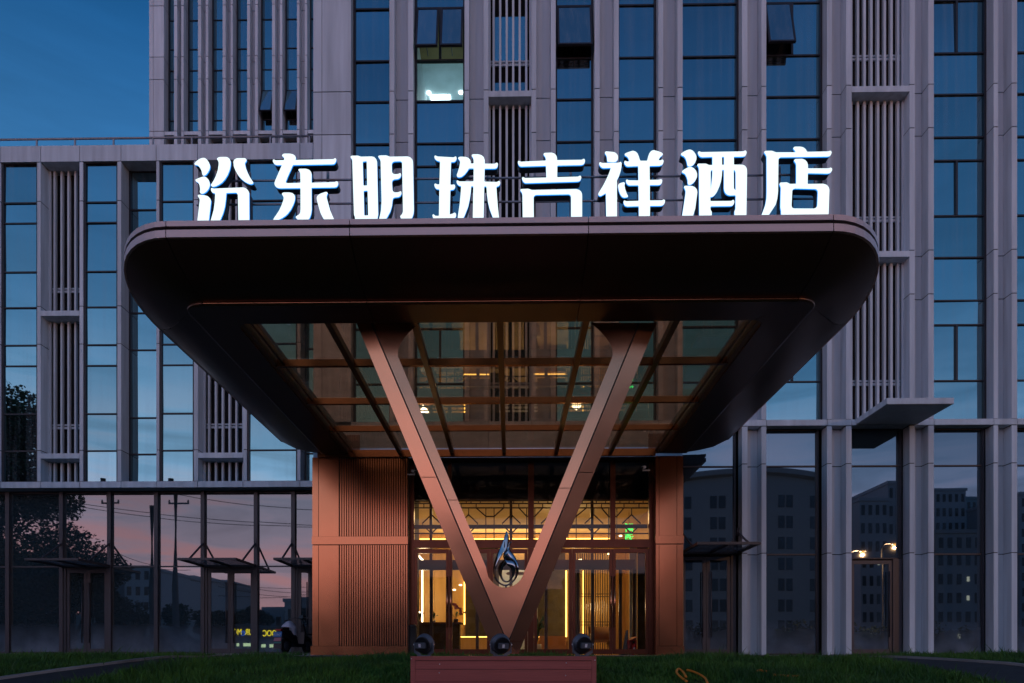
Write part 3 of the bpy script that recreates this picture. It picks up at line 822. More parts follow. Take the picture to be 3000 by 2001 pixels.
box('mid_band', rp, M['copper_w'], X(1920), X(2003), YP - .022, YP + .02, zB, zC)
for z0, z1 in ((zA + .006, zB - .02), (zC + .006, PT)):
    for a, b in ((1921, 1931), (1931, 1983), (1983, 2002)):
        box('cladding_panel', rp, M['copper_w'], X(a) + .005, X(b) - .005, YP, YP + .025, z0, z1)
box('side_cladding', rp, M['copper_w'], X(2002) - .02, X(2002), YP + .03, YP + .85, 0.01, PT)
box('jamb_panel', rp, M['redframe'], X(1922) - .012, X(1922) + .004, YP + .03, YE + .1, 0.01, PT)

ent = thing('entrance_glazing', 'dark copper framed glass entrance wall with swing doors and lattice transom', 'entrance', (PX(1555, YE), YE, 0))
Xe = lambda v: PX(v, YE)
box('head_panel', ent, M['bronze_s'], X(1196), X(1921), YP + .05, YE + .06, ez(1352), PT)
def ebox(name, a, b, y0, y1, mat=M['redframe'], par=ent, d0=-.06, d1=.06):
    return box(name, par, mat, Xe(a), Xe(b), YE + d0, YE + d1, ez(y1), ez(y0))
ebox('post', 1197, 1214, 1352, 1919)
ebox('post', 1547, 1564, 1352, 1581)
ebox('post', 1787, 1802, 1352, 1581)
ebox('post', 1313, 1323, 1352, 1463, d0=-.05, d1=.0)
ebox('post', 1900, 1920, 1352, 1919)
ebox('transom', 1214.2, 1899.8, 1582, 1606)
for a, b in ((1214.2, 1546.8), (1564.2, 1786.8), (1802.2, 1899.8)):
    box('glass_pane', ent, M['glass_ent'], Xe(a), Xe(b), YE - .006, YE + .006, ez(1463), ez(1352.5))
    box('glass_pane', ent, M['glass_ent'], Xe(a), Xe(b), YE - .006, YE + .006, ez(1581.5), ez(1463))
    # dark blind box behind the top lights
    box('blind', ent, M['black'], Xe(a) - .1, Xe(b) + .1, YE + .3, YE + .32, ez(1463) + .02, ez(1352) + .3)
# doors: narrow leaves and fixed lights below the transom
lights = [(1214, 1316, 1), (1316, 1436, -1), (1436, 1546, 0), (1564, 1676, 0), (1676, 1794, 1), (1794, 1900, -1)]
for a, b, h in lights:
    x0, x1 = Xe(a) + .003, Xe(b) - .003
    zt = ez(1609); z0 = 0.03
    d = box('door' if h else 'side_light', ent, M['redframe'], x0, x1, YE - .035, YE + .035, zt - .10, zt)
    box('door_stile', d, M['redframe'], x0, x0 + .075, YE - .035, YE + .035, z0, zt - .10)
    box('door_stile', d, M['redframe'], x1 - .075, x1, YE - .035, YE + .035, z0, zt - .10)
    box('door_rail', d, M['redframe'], x0 + .075, x1 - .075, YE - .035, YE + .035, z0, z0 + .12)
    box('door_pane', d, M['glass_ent'], x0 + .075, x1 - .075, YE - .005, YE + .005, z0 + .12, zt - .10)
    if h:
        hx = x1 - .04 if h > 0 else x0 + .04
        tube('handle', d, M['copper'], [(hx, YE - .1, ez(1880) + .35), (hx, YE - .1, ez(1690))], .02, 8)
        for z in (ez(1880) + .45, ez(1700)):
            tube('handle_post', d, M['copper'], [(hx, YE - .1, z), (hx, YE - .03, z)], .014, 6)
ebox('post', 1546.2, 1563.8, 1606.2, 1919)
# geometric lattice behind the transom lights
lat = []
def seg(x0, y0, x1, y1): lat.append((x0, y0, x1, y1))
yc = [1264, 1373, 1498, 1612, 1740, 1850]
seg(1214, 1464, 1900, 1464); seg(1214, 1475, 1900, 1475); seg(1214, 1488, 1900, 1488); seg(1214, 1563, 1900, 1563)
for i, cxp in enumerate(yc):
    seg(cxp, 1488, cxp, 1508); seg(cxp, 1508, cxp - 27, 1534); seg(cxp, 1508, cxp + 27, 1534)
    seg(cxp - 22, 1475, cxp - 22, 1488); seg(cxp + 22, 1475, cxp + 22, 1488)
    seg(cxp - 7, 1464, cxp - 7, 1475); seg(cxp + 7, 1464, cxp + 7, 1475); seg(cxp + 34, 1464, cxp + 34, 1475); seg(cxp - 34, 1464, cxp - 34, 1475)
    seg(cxp - 27, 1537, cxp, 1563); seg(cxp + 27, 1537, cxp, 1563)
    if i + 1 < len(yc):
        m = (cxp + yc[i + 1]) / 2; hw = 12
        seg(m - hw, 1488, m - hw, 1581); seg(m + hw, 1488, m + hw, 1581); seg(m - hw, 1513, m + hw, 1513)
        seg(cxp + 22, 1488, m - hw, 1513); seg(yc[i + 1] - 22, 1488, m + hw, 1513)
for (a, b, c2, d) in lat:
    x0, z0 = P(a, b, YE + .12); x1, z1 = P(c2, d, YE + .12)
    if max(a, c2) > 1899 and a != 1214: continue
    bar('lattice_bar', ent, M['wood_d'], (x0, YE + .12, z0), (x1, YE + .12, z1), .022, .03) if abs(a - c2) + abs(b - d) > 1 else None
box('lattice_beam', ent, M['wood_d'], Xe(1214), Xe(1900), YE + .14, YE + .2, ez(1545), ez(1534))

# lobby shell
LY1 = 25.0; LCZ = 4.42
lob = thing('lobby_room', 'warm amber lobby seen through the entrance glass', 'room', (0.4, 21, 0.0))
box('lobby_floor', lob, M['lobfloor'], LOBX0, LOBX1, YE + .4, LY1, -.02, 0.005)
box('lobby_ceiling', lob, M['ceil'], LOBX0, LOBX1, YE + .4, LY1, LCZ, LCZ + .05)
box('side_wall', lob, M['wood'], LOBX0 - .06, LOBX0, YE + .12, LY1, 0, LCZ)
box('side_wall', lob, M['wood'], LOBX1, LOBX1 + .06, YE + .12, LY1, 0, LCZ)
BY = 24.0
def back(name, mat, a, b, y0, y1, Y, th=.06):
    return box(name, lob, mat, PX(a, Y), PX(b, Y), Y, Y + th, max(0.006, PZ(y1, Y)), PZ(y0, Y))
box('back_wall', lob, M['wood'], LOBX0, LOBX1, LY1 - .05, LY1, 0, LCZ)
back('wood_panel', M['wood'], 1165, 1272, 1610, 1930, BY)
back('wood_panel', M['wood'], 1273, 1310, 1610, 1930, BY)
back('wood_panel', M['wood'], 1311, 1359, 1610, 1930, BY)
back('stone_wall', M['stonewall'], 1363, 1462, 1590, 1930, BY - .1)
back('stone_wall', M['stonewall'], 1575, 1656, 1590, 1930, BY - .1)
back('wood_panel', M['wood'], 1671, 1740, 1600, 1930, BY + .2)
back('wood_panel', M['wood'], 1741, 1800, 1600, 1930, BY - .4)
back('grey_panel', M['stonewall'], 1868, 1905, 1600, 1930, 19.5)
back('grey_panel', M['panel_d'], 1845, 1866, 1600, 1930, 19.8)
# bright passage in the middle
back('passage_wall', M['room_ceil'], 1462, 1575, 1655, 1930, LY1 - .12)
box('bulkhead', lob, M['wood_d'], PX(1440, 22), PX(1580, 22), 22, 22.1, PZ(1668, 22), PZ(1640, 22))
# LED strips
def led(mat, a, b, y0, y1, Y, name='led_strip'):
    return box(name, lob, mat, PX(a, Y), PX(b, Y), Y, Y + .02, PZ(y1, Y), PZ(y0, Y))
led(M['led_c'], 1235.5, 1239, 1657, 1822, 23.2)
led(M['led_w'], 1359, 1362.5, 1672, 1830, BY - .13)
led(M['led_w'], 1657, 1661, 1672, 1866, BY - .13)
led(M['led_w'], 1350, 1430, 1864.5, 1867, 22.6)
led(M['led_w'], 1562, 1656, 1864.5, 1867, 22.6)
led(M['led_w'], 1214, 1800, 1577, 1580, LY1 - .12)
led(M['led_w'], 1707, 1709.5, 1672, 1860, 23.5)
bar('led_strip', lob, M['led_c'], (PX(1222, 20.5), 20.5, PZ(1623, 20.5)), (PX(1239, 23.1), 23.1, PZ(1641, 23.1)), .04)
bar('led_strip', lob, M['led_c'], (PX(1222, 21.5), 21.5, PZ(1790, 21.5)), (PX(1237, 23.1), 23.1, PZ(1797, 23.1)), .03)
box('ceiling_lamp', lob, M['led_c'], PX(1645, 20.5), PX(1660, 20.5), 19.9, 21.0, LCZ - .9, LCZ - .86)
# low benches with cove light
back('cove_bench', M['wood'], 1348, 1432, 1867.5, 1912, 22.6, .4)
back('cove_bench', M['wood'], 1562, 1658, 1867.5, 1912, 22.6, .4)
for px, py in ((1349, 1714), (1331, 1728), (1700, 1640), (1782, 1623), (1818, 1570)):
    x, z = P(px, py, BY - .6)
    lathe('downlight', lob, M['lamp_w'], [(.05, -.02), (.05, .02)], (x, BY - .6, z), (0, 0, 1), 12)
lathe('ring_canopy', lob, M['wood_d'], [(.32, 0), (.34, .03), (.32, .06)], (PX(1512, 23), 23, PZ(1683, 23)), (0, 0, 1), 24)
# inner vestibule frame
VY = 19.2
vest = thing('vestibule_screen', 'black framed inner vestibule screen behind the entrance doors', 'screen', (PX(1500, VY), VY, 0))
box('beam', vest, M['wood_d'], PX(1216, VY), PX(1860, VY), VY, VY + .1, PZ(1669, VY), PZ(1640, VY))
for px in (1222, 1263, 1398, 1497, 1600, 1693, 1737, 1818, 1858):
    box('post', vest, M['wood_d'], PX(px - 4.5, VY), PX(px + 4.5, VY), VY + .01, VY + .09, 0.006, PZ(1669, VY))
for px in (1262, 1497, 1735):
    box('post', vest, M['wood_d'], PX(px - 4, VY), PX(px + 4, VY), VY + .01, VY + .09, PZ(1640, VY), LCZ)
# slatted timber screens
for label, a, b, n in (('slatted timber screen beside the dark stone wall in the lobby', 1680, 1732, 9), ('slatted timber screen before the bright wood panel in the lobby', 1745, 1786, 7)):
    SY = 21.2
    t = thing('slat_screen', label, 'screen', (PX((a + b) / 2, SY), SY, 0), 'timber slat screens')
    for i in range(n):
        px = a + (b - a) * i / (n - 1)
        box('slat', t, M['wood_d'], PX(px, SY) - .014, PX(px, SY) + .014, SY, SY + .05, .006, 3.3)
    for y in (1740, 1748, 1822, 1831):
        box('cross_bar', t, M['wood_d'], PX(a, SY), PX(b, SY), SY + .051, SY + .07, PZ(y, SY) - .012, PZ(y, SY) + .012)
# reception desk and what stands on it
DY = 20.8
desk = thing('reception_desk', 'dark reception desk with plants behind the entrance door', 'desk', (PX(1270, DY), DY, 0))
dt = PZ(1823, DY)
box('counter_front', desk, M['stonewall'], PX(1222, DY), PX(1345, DY), DY, DY + .6, .006, dt - .06)
box('counter_top', desk, M['wood_d'], PX(1217, DY), PX(1352, DY), DY - .06, DY + .66, dt - .06, dt)
def leafy(name, label, cat, base, h, spread, n, leafmat, potmat, pot=(.09, .16), group=None, tip=None):
    t = thing(name, label, cat, base, group)
    bx_, by_, bz_ = base
    lathe('pot', t, potmat, [(pot[0] * .7, 0), (pot[0], pot[1] * .6), (pot[0] * .95, pot[1])], (bx_, by_, bz_ + .001), (0, 0, 1), 14)
    for i in range(n):
        a = rnd.uniform(0, 6.283); tl = rnd.uniform(.55, 1.0); o2 = rnd.uniform(.5, 1) * spread
        p0 = Vector((bx_, by_, bz_ + pot[1])); p2 = p0 + Vector((math.cos(a) * o2, math.sin(a) * o2 * .7, h * tl))
        p1 = (p0 + p2) / 2 + Vector((0, 0, h * .18))
        sdv = Vector((-math.sin(a), math.cos(a), 0)) * (.012 + .04 * h)
        mesh('leaf', t, leafmat, [p0, p1 - sdv, p1 + sdv, p2, p2 - Vector((0, 0, h * .12)) + Vector((math.cos(a), math.sin(a), 0)) * .04], [(0, 1, 2), (1, 3, 2), (3, 1, 4)], False)
    return t
leafy('desk_plant', 'small green plant at the end of the reception desk by the white light strip', 'plant', (PX(1229, DY + .3), DY + .3, dt), .28, .16, 12, M['leaf'], M['pot'], (.05, .08), 'plants on the desk')
leafy('desk_plant', 'small green plant in the middle of the reception desk', 'plant', (PX(1272, DY + .3), DY + .3, dt), .28, .16, 12, M['leaf'], M['pot'], (.05, .08), 'plants on the desk')
orc = leafy('orchid', 'pink orchid in a pot on the reception desk', 'flower', (PX(1335, DY + .3), DY + .3, dt), .25, .2, 10, M['leaf'], M['wood_d'], (.08, .12))
for i in range(26):
    t_ = i / 25; x = PX(1330 + 27 * t_, DY + .2) + rnd.uniform(-.05, .05); z = PZ(1770 + 27 * t_, DY + .2) + rnd.uniform(-.07, .06) - .0
    c_ = Vector((x, DY + .2 + rnd.uniform(-.05, .05), z)); s_ = .035
    vv = [c_] + [c_ + Vector((math.cos(k * 1.257) * s_, -.01, math.sin(k * 1.257) * s_)) for k in range(5)]
    mesh('petal', orc, M['orchid'], vv, [(0, k, k % 5 + 1) for k in range(1, 6)])
# sofa, armchair, floor plant, side table
SYF = 21.9
sofa = thing('sofa', 'low tan sofa below the cove light in the lobby', 'sofa', (PX(1622, SYF), SYF, 0.005))
box('seat', sofa, M['sofa'], PX(1582, SYF), PX(1660, SYF), SYF, SYF + .62, .12, .30)
box('backrest', sofa, M['sofa'], PX(1582, SYF), PX(1660, SYF), SYF + .45, SYF + .62, .30, .62)
for a, b in ((1578, 1584), (1658, 1664)):
    box('arm', sofa, M['sofa'], PX(a, SYF), PX(b, SYF), SYF, SYF + .62, .12, .45)
for px in (1581, 1660):
    for yy in (SYF + .05, SYF + .55):
        box('leg', sofa, M['wood_d'], PX(px, SYF) - .02, PX(px, SYF) + .02, yy - .02, yy + .02, .005, .12)
AY = 20.3
arm = thing('armchair', 'wooden armchair with curved pale armrest behind the slat screen', 'armchair', (PX(1765, AY), AY, 0.005))
axx = PX(1765, AY)
box('seat', arm, M['sofa'], axx - .28, axx + .28, AY, AY + .55, .38, .46)
v, f = [], []
for i in range(9):
    a = math.pi * (0.05 + 0.9 * i / 8)
    for z, r in ((.46, .30), (.86, .34)):
        v.append((axx + math.cos(a) * r, AY + .3 + math.sin(a) * r, z)); v.append((axx + math.cos(a) * (r + .04), AY + .3 + math.sin(a) * (r + .04), z))
for i in range(8):
    b0 = i * 4; b1 = b0 + 4
    f += [(b0, b1, b1 + 2, b0 + 2), (b0 + 1, b0 + 3, b1 + 3, b1 + 1), (b0 + 2, b1 + 2, b1 + 3, b0 + 3), (b0, b0 + 1, b1 + 1, b1)]
mesh('backrest', arm, M['sofa'], v, f, True)
tube('armrest', arm, M['pot'], [(axx - .32, AY + .3, .46), (axx - .34, AY + .1, .62), (axx - .33, AY - .02, .60), (axx - .32, AY + .0, .40)], .025, 8)
tube('armrest', arm, M['pot'], [(axx + .32, AY + .3, .46), (axx + .34, AY + .1, .62), (axx + .33, AY - .02, .60), (axx + .32, AY + .0, .40)], .025, 8)
for sx in (-1, 1):
    for yy in (.03, .5):
        tube('leg', arm, M['wood_d'], [(axx + sx * .25, AY + yy, .39), (axx + sx * .28, AY + yy, .005)], [.022, .015], 6)
leafy('floor_plant', 'tall leafy plant in a pale pot beside the tan sofa', 'plant', (PX(1573, 20.6), 20.6, 0.005), 1.0, .3, 26, M['leaf'], M['pot'], (.14, .32))
# fire extinguisher cabinet, umbrella bag stand
FY = 17.35
fc = thing('extinguisher_cabinet', 'red fire extinguisher cabinet on the floor just inside the glass', 'cabinet', (PX(1853, FY), FY, 0.006))
xa, xb = PX(1842, FY), PX(1866, FY)
box('side', fc, M['red'], xa, xa + .015, FY, FY + .25, .006, .40)
box('side', fc, M['red'], xb - .015, xb, FY, FY + .25, .006, .40)
box('back', fc, M['red'], xa, xb, FY + .251, FY + .265, .006, .40)
mesh('sloped_lid', fc, M['red'], [(xa, FY - .01, .36), (xb, FY - .01, .44), (xb, FY + .26, .47), (xa, FY + .26, .405), (xa, FY - .01, .375), (xb, FY - .01, .455), (xb, FY + .26, .485), (xa, FY + .26, .42)],
     [(0, 3, 2, 1), (4, 5, 6, 7), (0, 1, 5, 4), (1, 2, 6, 5), (2, 3, 7, 6), (3, 0, 4, 7)])
ex = thing('fire_extinguisher', 'red fire extinguisher standing in the red cabinet', 'extinguisher', (PX(1857, FY + .1), FY + .1, 0.006))
exx = PX(1857, FY + .1)
lathe('cylinder', ex, M['red'], [(.055, 0), (.06, .03), (.06, .24), (.03, .29)], (exx, FY + .1, .008), (0, 0, 1), 14)
lathe('valve', ex, M['tyre'], [(.02, 0), (.02, .04), (.035, .045), (.035, .06)], (exx, FY + .1, .30), (0, 0, 1), 10)
box('print_label', ex, M['white'], exx - .025, exx + .025, FY + .036, FY + .039, .09, .2)
ub = thing('umbrella_stand', 'tall dark umbrella bag dispenser beside the red cabinet', 'umbrella stand', (PX(1832, FY + .2), FY + .2, .006))
ux = PX(1832, FY + .2)
box('base', ub, M['tyre'], ux - .12, ux + .12, FY + .1, FY + .35, .006, .12)
mesh('bag_column', ub, M['scoot'], [(ux - .07, FY + .15, .12), (ux + .07, FY + .15, .12), (ux + .07, FY + .3, .12), (ux - .07, FY + .3, .12), (ux + .02, FY + .18, .62), (ux + .07, FY + .18, .66), (ux + .07, FY + .28, .66), (ux + .02, FY + .28, .62)],
     [(0, 1, 5, 4), (1, 2, 6, 5), (2, 3, 7, 6), (3, 0, 4, 7), (4, 5, 6, 7), (3, 2, 1, 0)])
bin_ = thing('dark_bin', 'black cylindrical bin tucked against the grooved copper pier', 'bin', (PX(1209, YP + .12), YP + .12, 0))
lathe('body', bin_, M['tyre'], [(.10, 0), (.11, .05), (.11, .68)], (PX(1209, YP + .12), YP + .12, .006), (0, 0, 1), 18)
lathe('lid', bin_, M['scoot'], [(.115, 0), (.115, .03), (.07, .06)], (PX(1209, YP + .12), YP + .12, .687), (0, 0, 1), 18)
# unseen fill lamps added to light the lobby, plus the back wall cove
light('lobby_fill', 'AREA', (-1.8, 21.5, LCZ - .06), 8.5, (1.0, 0.67, 0.29), 1.6, (0, 0, 0))
light('lobby_fill', 'AREA', (2.2, 21.8, LCZ - .06), 8.5, (1.0, 0.67, 0.29), 1.6, (0, 0, 0))
light('lobby_fill', 'AREA', (0.3, 23.8, LCZ - .06), 5.0, (1.0, 0.85, 0.62), 1.0, (0, 0, 0))
light('cove_lamp', 'AREA', (0.4, 24.2, 3.6), 10.0, (1.0, 0.66, 0.27), 6.0, (R(180), 0, 0), .2)
light('desk_fill', 'POINT', (PX(1240, 22.6), 22.6, 1.9), 3.6, (1.0, 0.74, 0.40), .15)  # added fill for the strip glow behind the desk
light('seat_fill', 'POINT', (PX(1690, 22.9), 22.9, 1.6), 4.5, (1.0, 0.70, 0.34), .15)  # added fill for the strip glow around the seating

# green LED characters hanging inside the glass, seen mirrored from the street
def text_mesh(name, parent, body, mat, size, loc, mirror=False, ext=.004, rot=(R(90), 0, 0), align='CENTER', sx=1.0):
    cu = bpy.data.curves.new('t', 'FONT'); cu.body = body; cu.size = size; cu.extrude = ext
    cu.align_x = align; cu.align_y = 'CENTER'
    to = bpy.data.objects.new('t', cu); C.objects.link(to)
    bpy.context.view_layer.update()
    me = bpy.data.meshes.new_from_object(to.evaluated_get(bpy.context.evaluated_depsgraph_get()))
    bpy.data.objects.remove(to); bpy.data.curves.remove(cu)
    me.materials.clear(); me.materials.append(mat)
    o = bpy.data.objects.new(name, me); link(o, parent, loc); o.rotation_euler = rot
    o.scale = (-sx if mirror else sx, 1, 1)
    return o
gs = thing('green_sign', 'mirrored green glowing characters hanging inside the glass above a door', 'sign', (PX(1843, YE + .25), YE + .25, ez(1590)))
for py, ch in ((1549, '斯'), (1578, '酒')):
    text_mesh('character', gs, ch, M['green'], .23, (PX(1843, YE + .25), YE + .25, PZ(py, YE + .25)), True)
box('hanger', gs, M['tyre'], PX(1843, YE + .25) - .004, PX(1843, YE + .25) + .004, YE + .26, YE + .265, PZ(1590, YE + .25), PZ(1500, YE + .25))
exs = thing('exit_sign', 'green exit sign glowing on the dark beam behind the teardrop sculpture', 'sign', (PX(1532, 21.9), 21.9, PZ(1653, 21.9)))
box('face', exs, M['green'], PX(1525, 21.9), PX(1541, 21.9), 21.9, 21.92, PZ(1657, 21.9), PZ(1645, 21.9))
box('housing', exs, M['tyre'], PX(1523, 21.9), PX(1543, 21.9), 21.922, 21.97, PZ(1659, 21.9), PZ(1643, 21.9))

# security cameras on the portal head
def cctv(label, px, py, sgn):
    Y = YP + .0; x, z = P(px, py, Y)
    t = thing('security_camera', label, 'camera', (x, Y, z), 'security cameras')
    bar('arm', t, M['white'], (x + sgn * .12, Y, z - .05), (x - sgn * .06, Y, z - .05), .03)
    lathe('body', t, M['white'], [(.03, -.07), (.036, -.06), (.036, .09), (.03, .1)], (x - sgn * .03, Y - .02, z + .02), (sgn * -.5, -.8, -.3), 12)
    lathe('lens', t, M['tyre'], [(.026, 0), (.026, .012)], Vector((x - sgn * .03, Y - .02, z + .02)) + Vector((sgn * -.5, -.8, -.3)).normalized() * .101, (sgn * -.5, -.8, -.3), 12)
    return t
cctv('small white security camera beside the narrow copper pier, above the doors', 1890, 1372, 1)
cctv('small white security camera beside the grooved copper pier, half hidden by the V column', 1208, 1384, -1)

# ------------------------------------------------------------------ canopy
XL, XR, YFr, YB = -5.52, 5.20, 8.3, 16.38
def ring(inset, n=14):
    """plan outline (left side, rounded front corners, right side) at an inset"""
    rx, ry = max(1.3 - inset, .16), max(2.4 - 2.15 * inset, .16)
    xl, xr, yf = XL + inset, XR - inset, YFr + inset
    pts = [(xl, YB)] + [(xl, YB + (yf + ry - YB) * k / 6) for k in range(1, 6)]
    pts += [(xl + rx - rx * math.cos(math.pi / 2 * k / n), yf + ry - ry * math.sin(math.pi / 2 * k / n)) for k in range(n + 1)]
    ctr = [(xr - rx + rx * math.sin(math.pi / 2 * k / n), yf + ry - ry * math.cos(math.pi / 2 * k / n)) for k in range(n + 1)]
    cuts = [-4.12, -1.96, 0.95, 3.9]
    mids = []
    for c in cuts[1:3]:
        mids.append((c, yf))
    pts += mids + ctr + [(xr, (yf + ry) + (YB - yf - ry) * k / 6) for k in range(1, 6)] + [(xr, YB)]
    return pts
can = thing('entrance_canopy', 'broad bronze canopy with rounded corners and glass roof panes over the entrance', 'canopy', (-.18, 12, 0))
N0 = len(ring(0))
n = 14
segs = [(0, 6), (6, 6 + n), (6 + n, 7 + n), (7 + n, 8 + n), (8 + n, 9 + n), (9 + n, 9 + 2 * n), (9 + 2 * n, N0 - 1)]
def loft(name, mat, prof, smooth=False, gap=.005, which=None):
    rings = [(ring(i), z) for i, z in prof]
    for a, b in (segs if which is None else [segs[k] for k in which]):
        v, f = [], []
        idx = list(range(a, b + 1)); m = len(idx)
        for pts, z in rings:
            row = [Vector((pts[i][0], pts[i][1], z)) for i in idx]
            row[0] = row[0] + (row[1] - row[0]).normalized() * gap
            row[-1] = row[-1] + (row[-2] - row[-1]).normalized() * gap
            v += row
        for j in range(len(rings) - 1):
            for k in range(m - 1):
                f.append((j * m + k, j * m + k + 1, (j + 1) * m + k + 1, (j + 1) * m + k))
        mesh(name, can, mat, v, f, smooth)
zr = lambda y: PZ(y, YFr, 1480)
z1, z2, z3, z4 = zr(637), zr(653), zr(664), zr(686)
ZS = 4.79 + .04
loft('rim_top_band', M['bronze'], [(.25, z1 - .02), (.0, z1), (0, z2), (.05, z2)])
loft('rim_groove', M['joint'], [(.045, z2 + .01), (.045, z3 - .01)], gap=0)
loft('rim_lower_band', M['bronze'], [(.05, z3), (-.004, z3), (-.004, z4), (.03, z4 - .006)])
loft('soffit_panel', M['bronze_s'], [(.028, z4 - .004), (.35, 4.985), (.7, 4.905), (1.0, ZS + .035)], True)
loft('soffit_lip', M['copper'], [(1.0, ZS + .037), (.985, ZS + .028), (.99, ZS), (1.03, ZS - .004)], True, which=(2, 3, 4))  # front lip in brighter copper: its lit edge is put into the material
loft('soffit_lip', M['bronze_s'], [(1.0, ZS + .037), (.985, ZS + .028), (.99, ZS), (1.03, ZS - .004)], True, which=(0, 1, 5, 6))  # same lip in darker bronze where the lit edge fades
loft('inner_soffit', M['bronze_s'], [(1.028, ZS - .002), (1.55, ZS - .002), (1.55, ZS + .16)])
loft('roof_deck', M['bronze_s'], [(.24, z1 - .015), (1.56, z1 - .06), (1.56, ZS + .16)], gap=0)
# glass roof
GX0, GX1, GY0, GY1 = XL + 1.56, XR - 1.56, YFr + 1.55, 16.33
lx = [GX0, -2.65, -1.40, -.15, 1.10, 2.40, GX1]
ly = [GY0, 11.31, 13.03, 14.63, GY1]
for x in lx[1:-1]:
    box('long_beam', can, M['beam'], x - .045, x + .045, GY0, GY1, ZS + .008, ZS + .12)
for x, s in ((lx[0], 1), (lx[-1], -1)):
    box('edge_beam', can, M['beam'], x + s * .03 - .04, x + s * .03 + .04, GY0, GY1, ZS + .02, ZS + .13)
    box('edge_trim', can, M['beam'], x + s * .15 - .02, x + s * .15 + .02, GY0, GY1, ZS + .07, ZS + .125)
for y in ly[1:-1]:
    for a, b in zip(lx[:-1], lx[1:]):
        box('cross_beam', can, M['copper_w'], a + .046, b - .046, y, y + .07, ZS + .0, ZS + .115)
box('back_beam', can, M['copper_w'], PX(933, YP), PX(1918, YP), YP - .1, YP - .02, ZS - .07, ZS + .1)
for y0, y1 in zip(ly[:-1], ly[1:]):
    for a, b in zip(lx[:-1], lx[1:]):
        box('roof_pane', can, M['glass_can'], a + .01, b - .01, y0 + .01, y1 - .01, ZS + .125, ZS + .14, rot=(rnd.gauss(0, .0015), rnd.gauss(0, .0015), 0))
# end pieces closing the side soffits against the portal head
prism('end_cap', can, M['bronze_s'], [(XL + .03, z4), (XL + .35, 4.985), (XL + .7, 4.905), (XL + 1.0, ZS + .03), (XL + 1.9, ZS - .001), (XL + 1.9, z1 - .05), (XL + .05, z1 - .05)], YB - .02, YB + .02)
prism('end_cap', can, M['bronze_s'], [(XR - .03, z4), (XR - .35, 4.985), (XR - .7, 4.905), (XR - 1.0, ZS + .03), (XR - 1.9, ZS - .001), (XR - 1.9, z1 - .05), (XR - .05, z1 - .05)], YB - .02, YB + .02)

# ------------------------------------------------------------------ V column
VYY = 10.0
vc = thing('v_column', 'copper clad V shaped column holding up the canopy front', 'column', (PX(1485, VYY), VYY, 0))
def lerp(a, b, t): return a + (b - a) * t
def line_x(p, q, y): return lerp(p[0], q[0], (y - p[1]) / (q[1] - p[1]))
LO = ((1047, 953), (1447, 1914)); LS = ((1091, 953), (1487, 1882)); LI = ((1128, 953), (1425, 1665))
RO = ((1921, 953), (1519, 1914)); RS = ((1870, 953), (1489, 1880)); RI = ((1832, 953), (1535, 1680))
YSEAM, YOUT, YIN, YBK = 9.975, 10.005, 9.977, 10.42
def W(px, py, Y):
    x, z = P(px, py, Y); return (x, Y, z)
def strip(name, pa, pb, mat=M['copper']):
    """quad strip between two lists of world points"""
    m = len(pa); v = list(pa) + list(pb)
    return mesh(name, vc, mat, v, [(k, k + 1, m + k + 1, m + k) for k in range(m - 1)])
TOPY = 946
def outer_panel(O, S, y0, y1, sg):
    ys_ = np.linspace(y0, y1, 6)
    pa = [W(line_x(*O, y), y, YOUT) for y in ys_]; pb = [W(line_x(*S, min(y, S[1][1])) - sg * 2.0, min(y, 1885) if y < 1882 else lerp(1885, y, 1), YSEAM) for y in ys_]
    return pa, pb
for O, S, sg, cut in ((LO, LS, 1, 1398), (RO, RS, -1, 1384)):
    for y0, y1 in ((TOPY, cut - 1), (cut + 1, 1878)):
        ys_ = list(np.linspace(y0, y1, 6))
        pa = [W(line_x(*O, y), y, YOUT) for y in ys_]
        pb = [W(line_x(*S, y) - sg * 2.2, y, YSEAM) for y in ys_]
        strip('outer_panel', pa, pb)
        # side return running back
        pc = [W(line_x(*O, y) + sg * 2, y, YBK) for y in ys_]
        strip('side_panel', pc, pa)
# foot where both outer faces meet
a = [W(line_x(*LO, 1879), 1879, YOUT), W(1447, 1916, YOUT)]; b = [W(1486, 1879, YSEAM), W(1486, 1916, YSEAM)]
strip('foot_panel', a, b)
a2 = [W(1487.5, 1879, YSEAM), W(1487.5, 1916, YSEAM)]; b2 = [W(line_x(*RO, 1879), 1879, YOUT), W(1519, 1916, YOUT)]
strip('foot_panel', a2, b2)
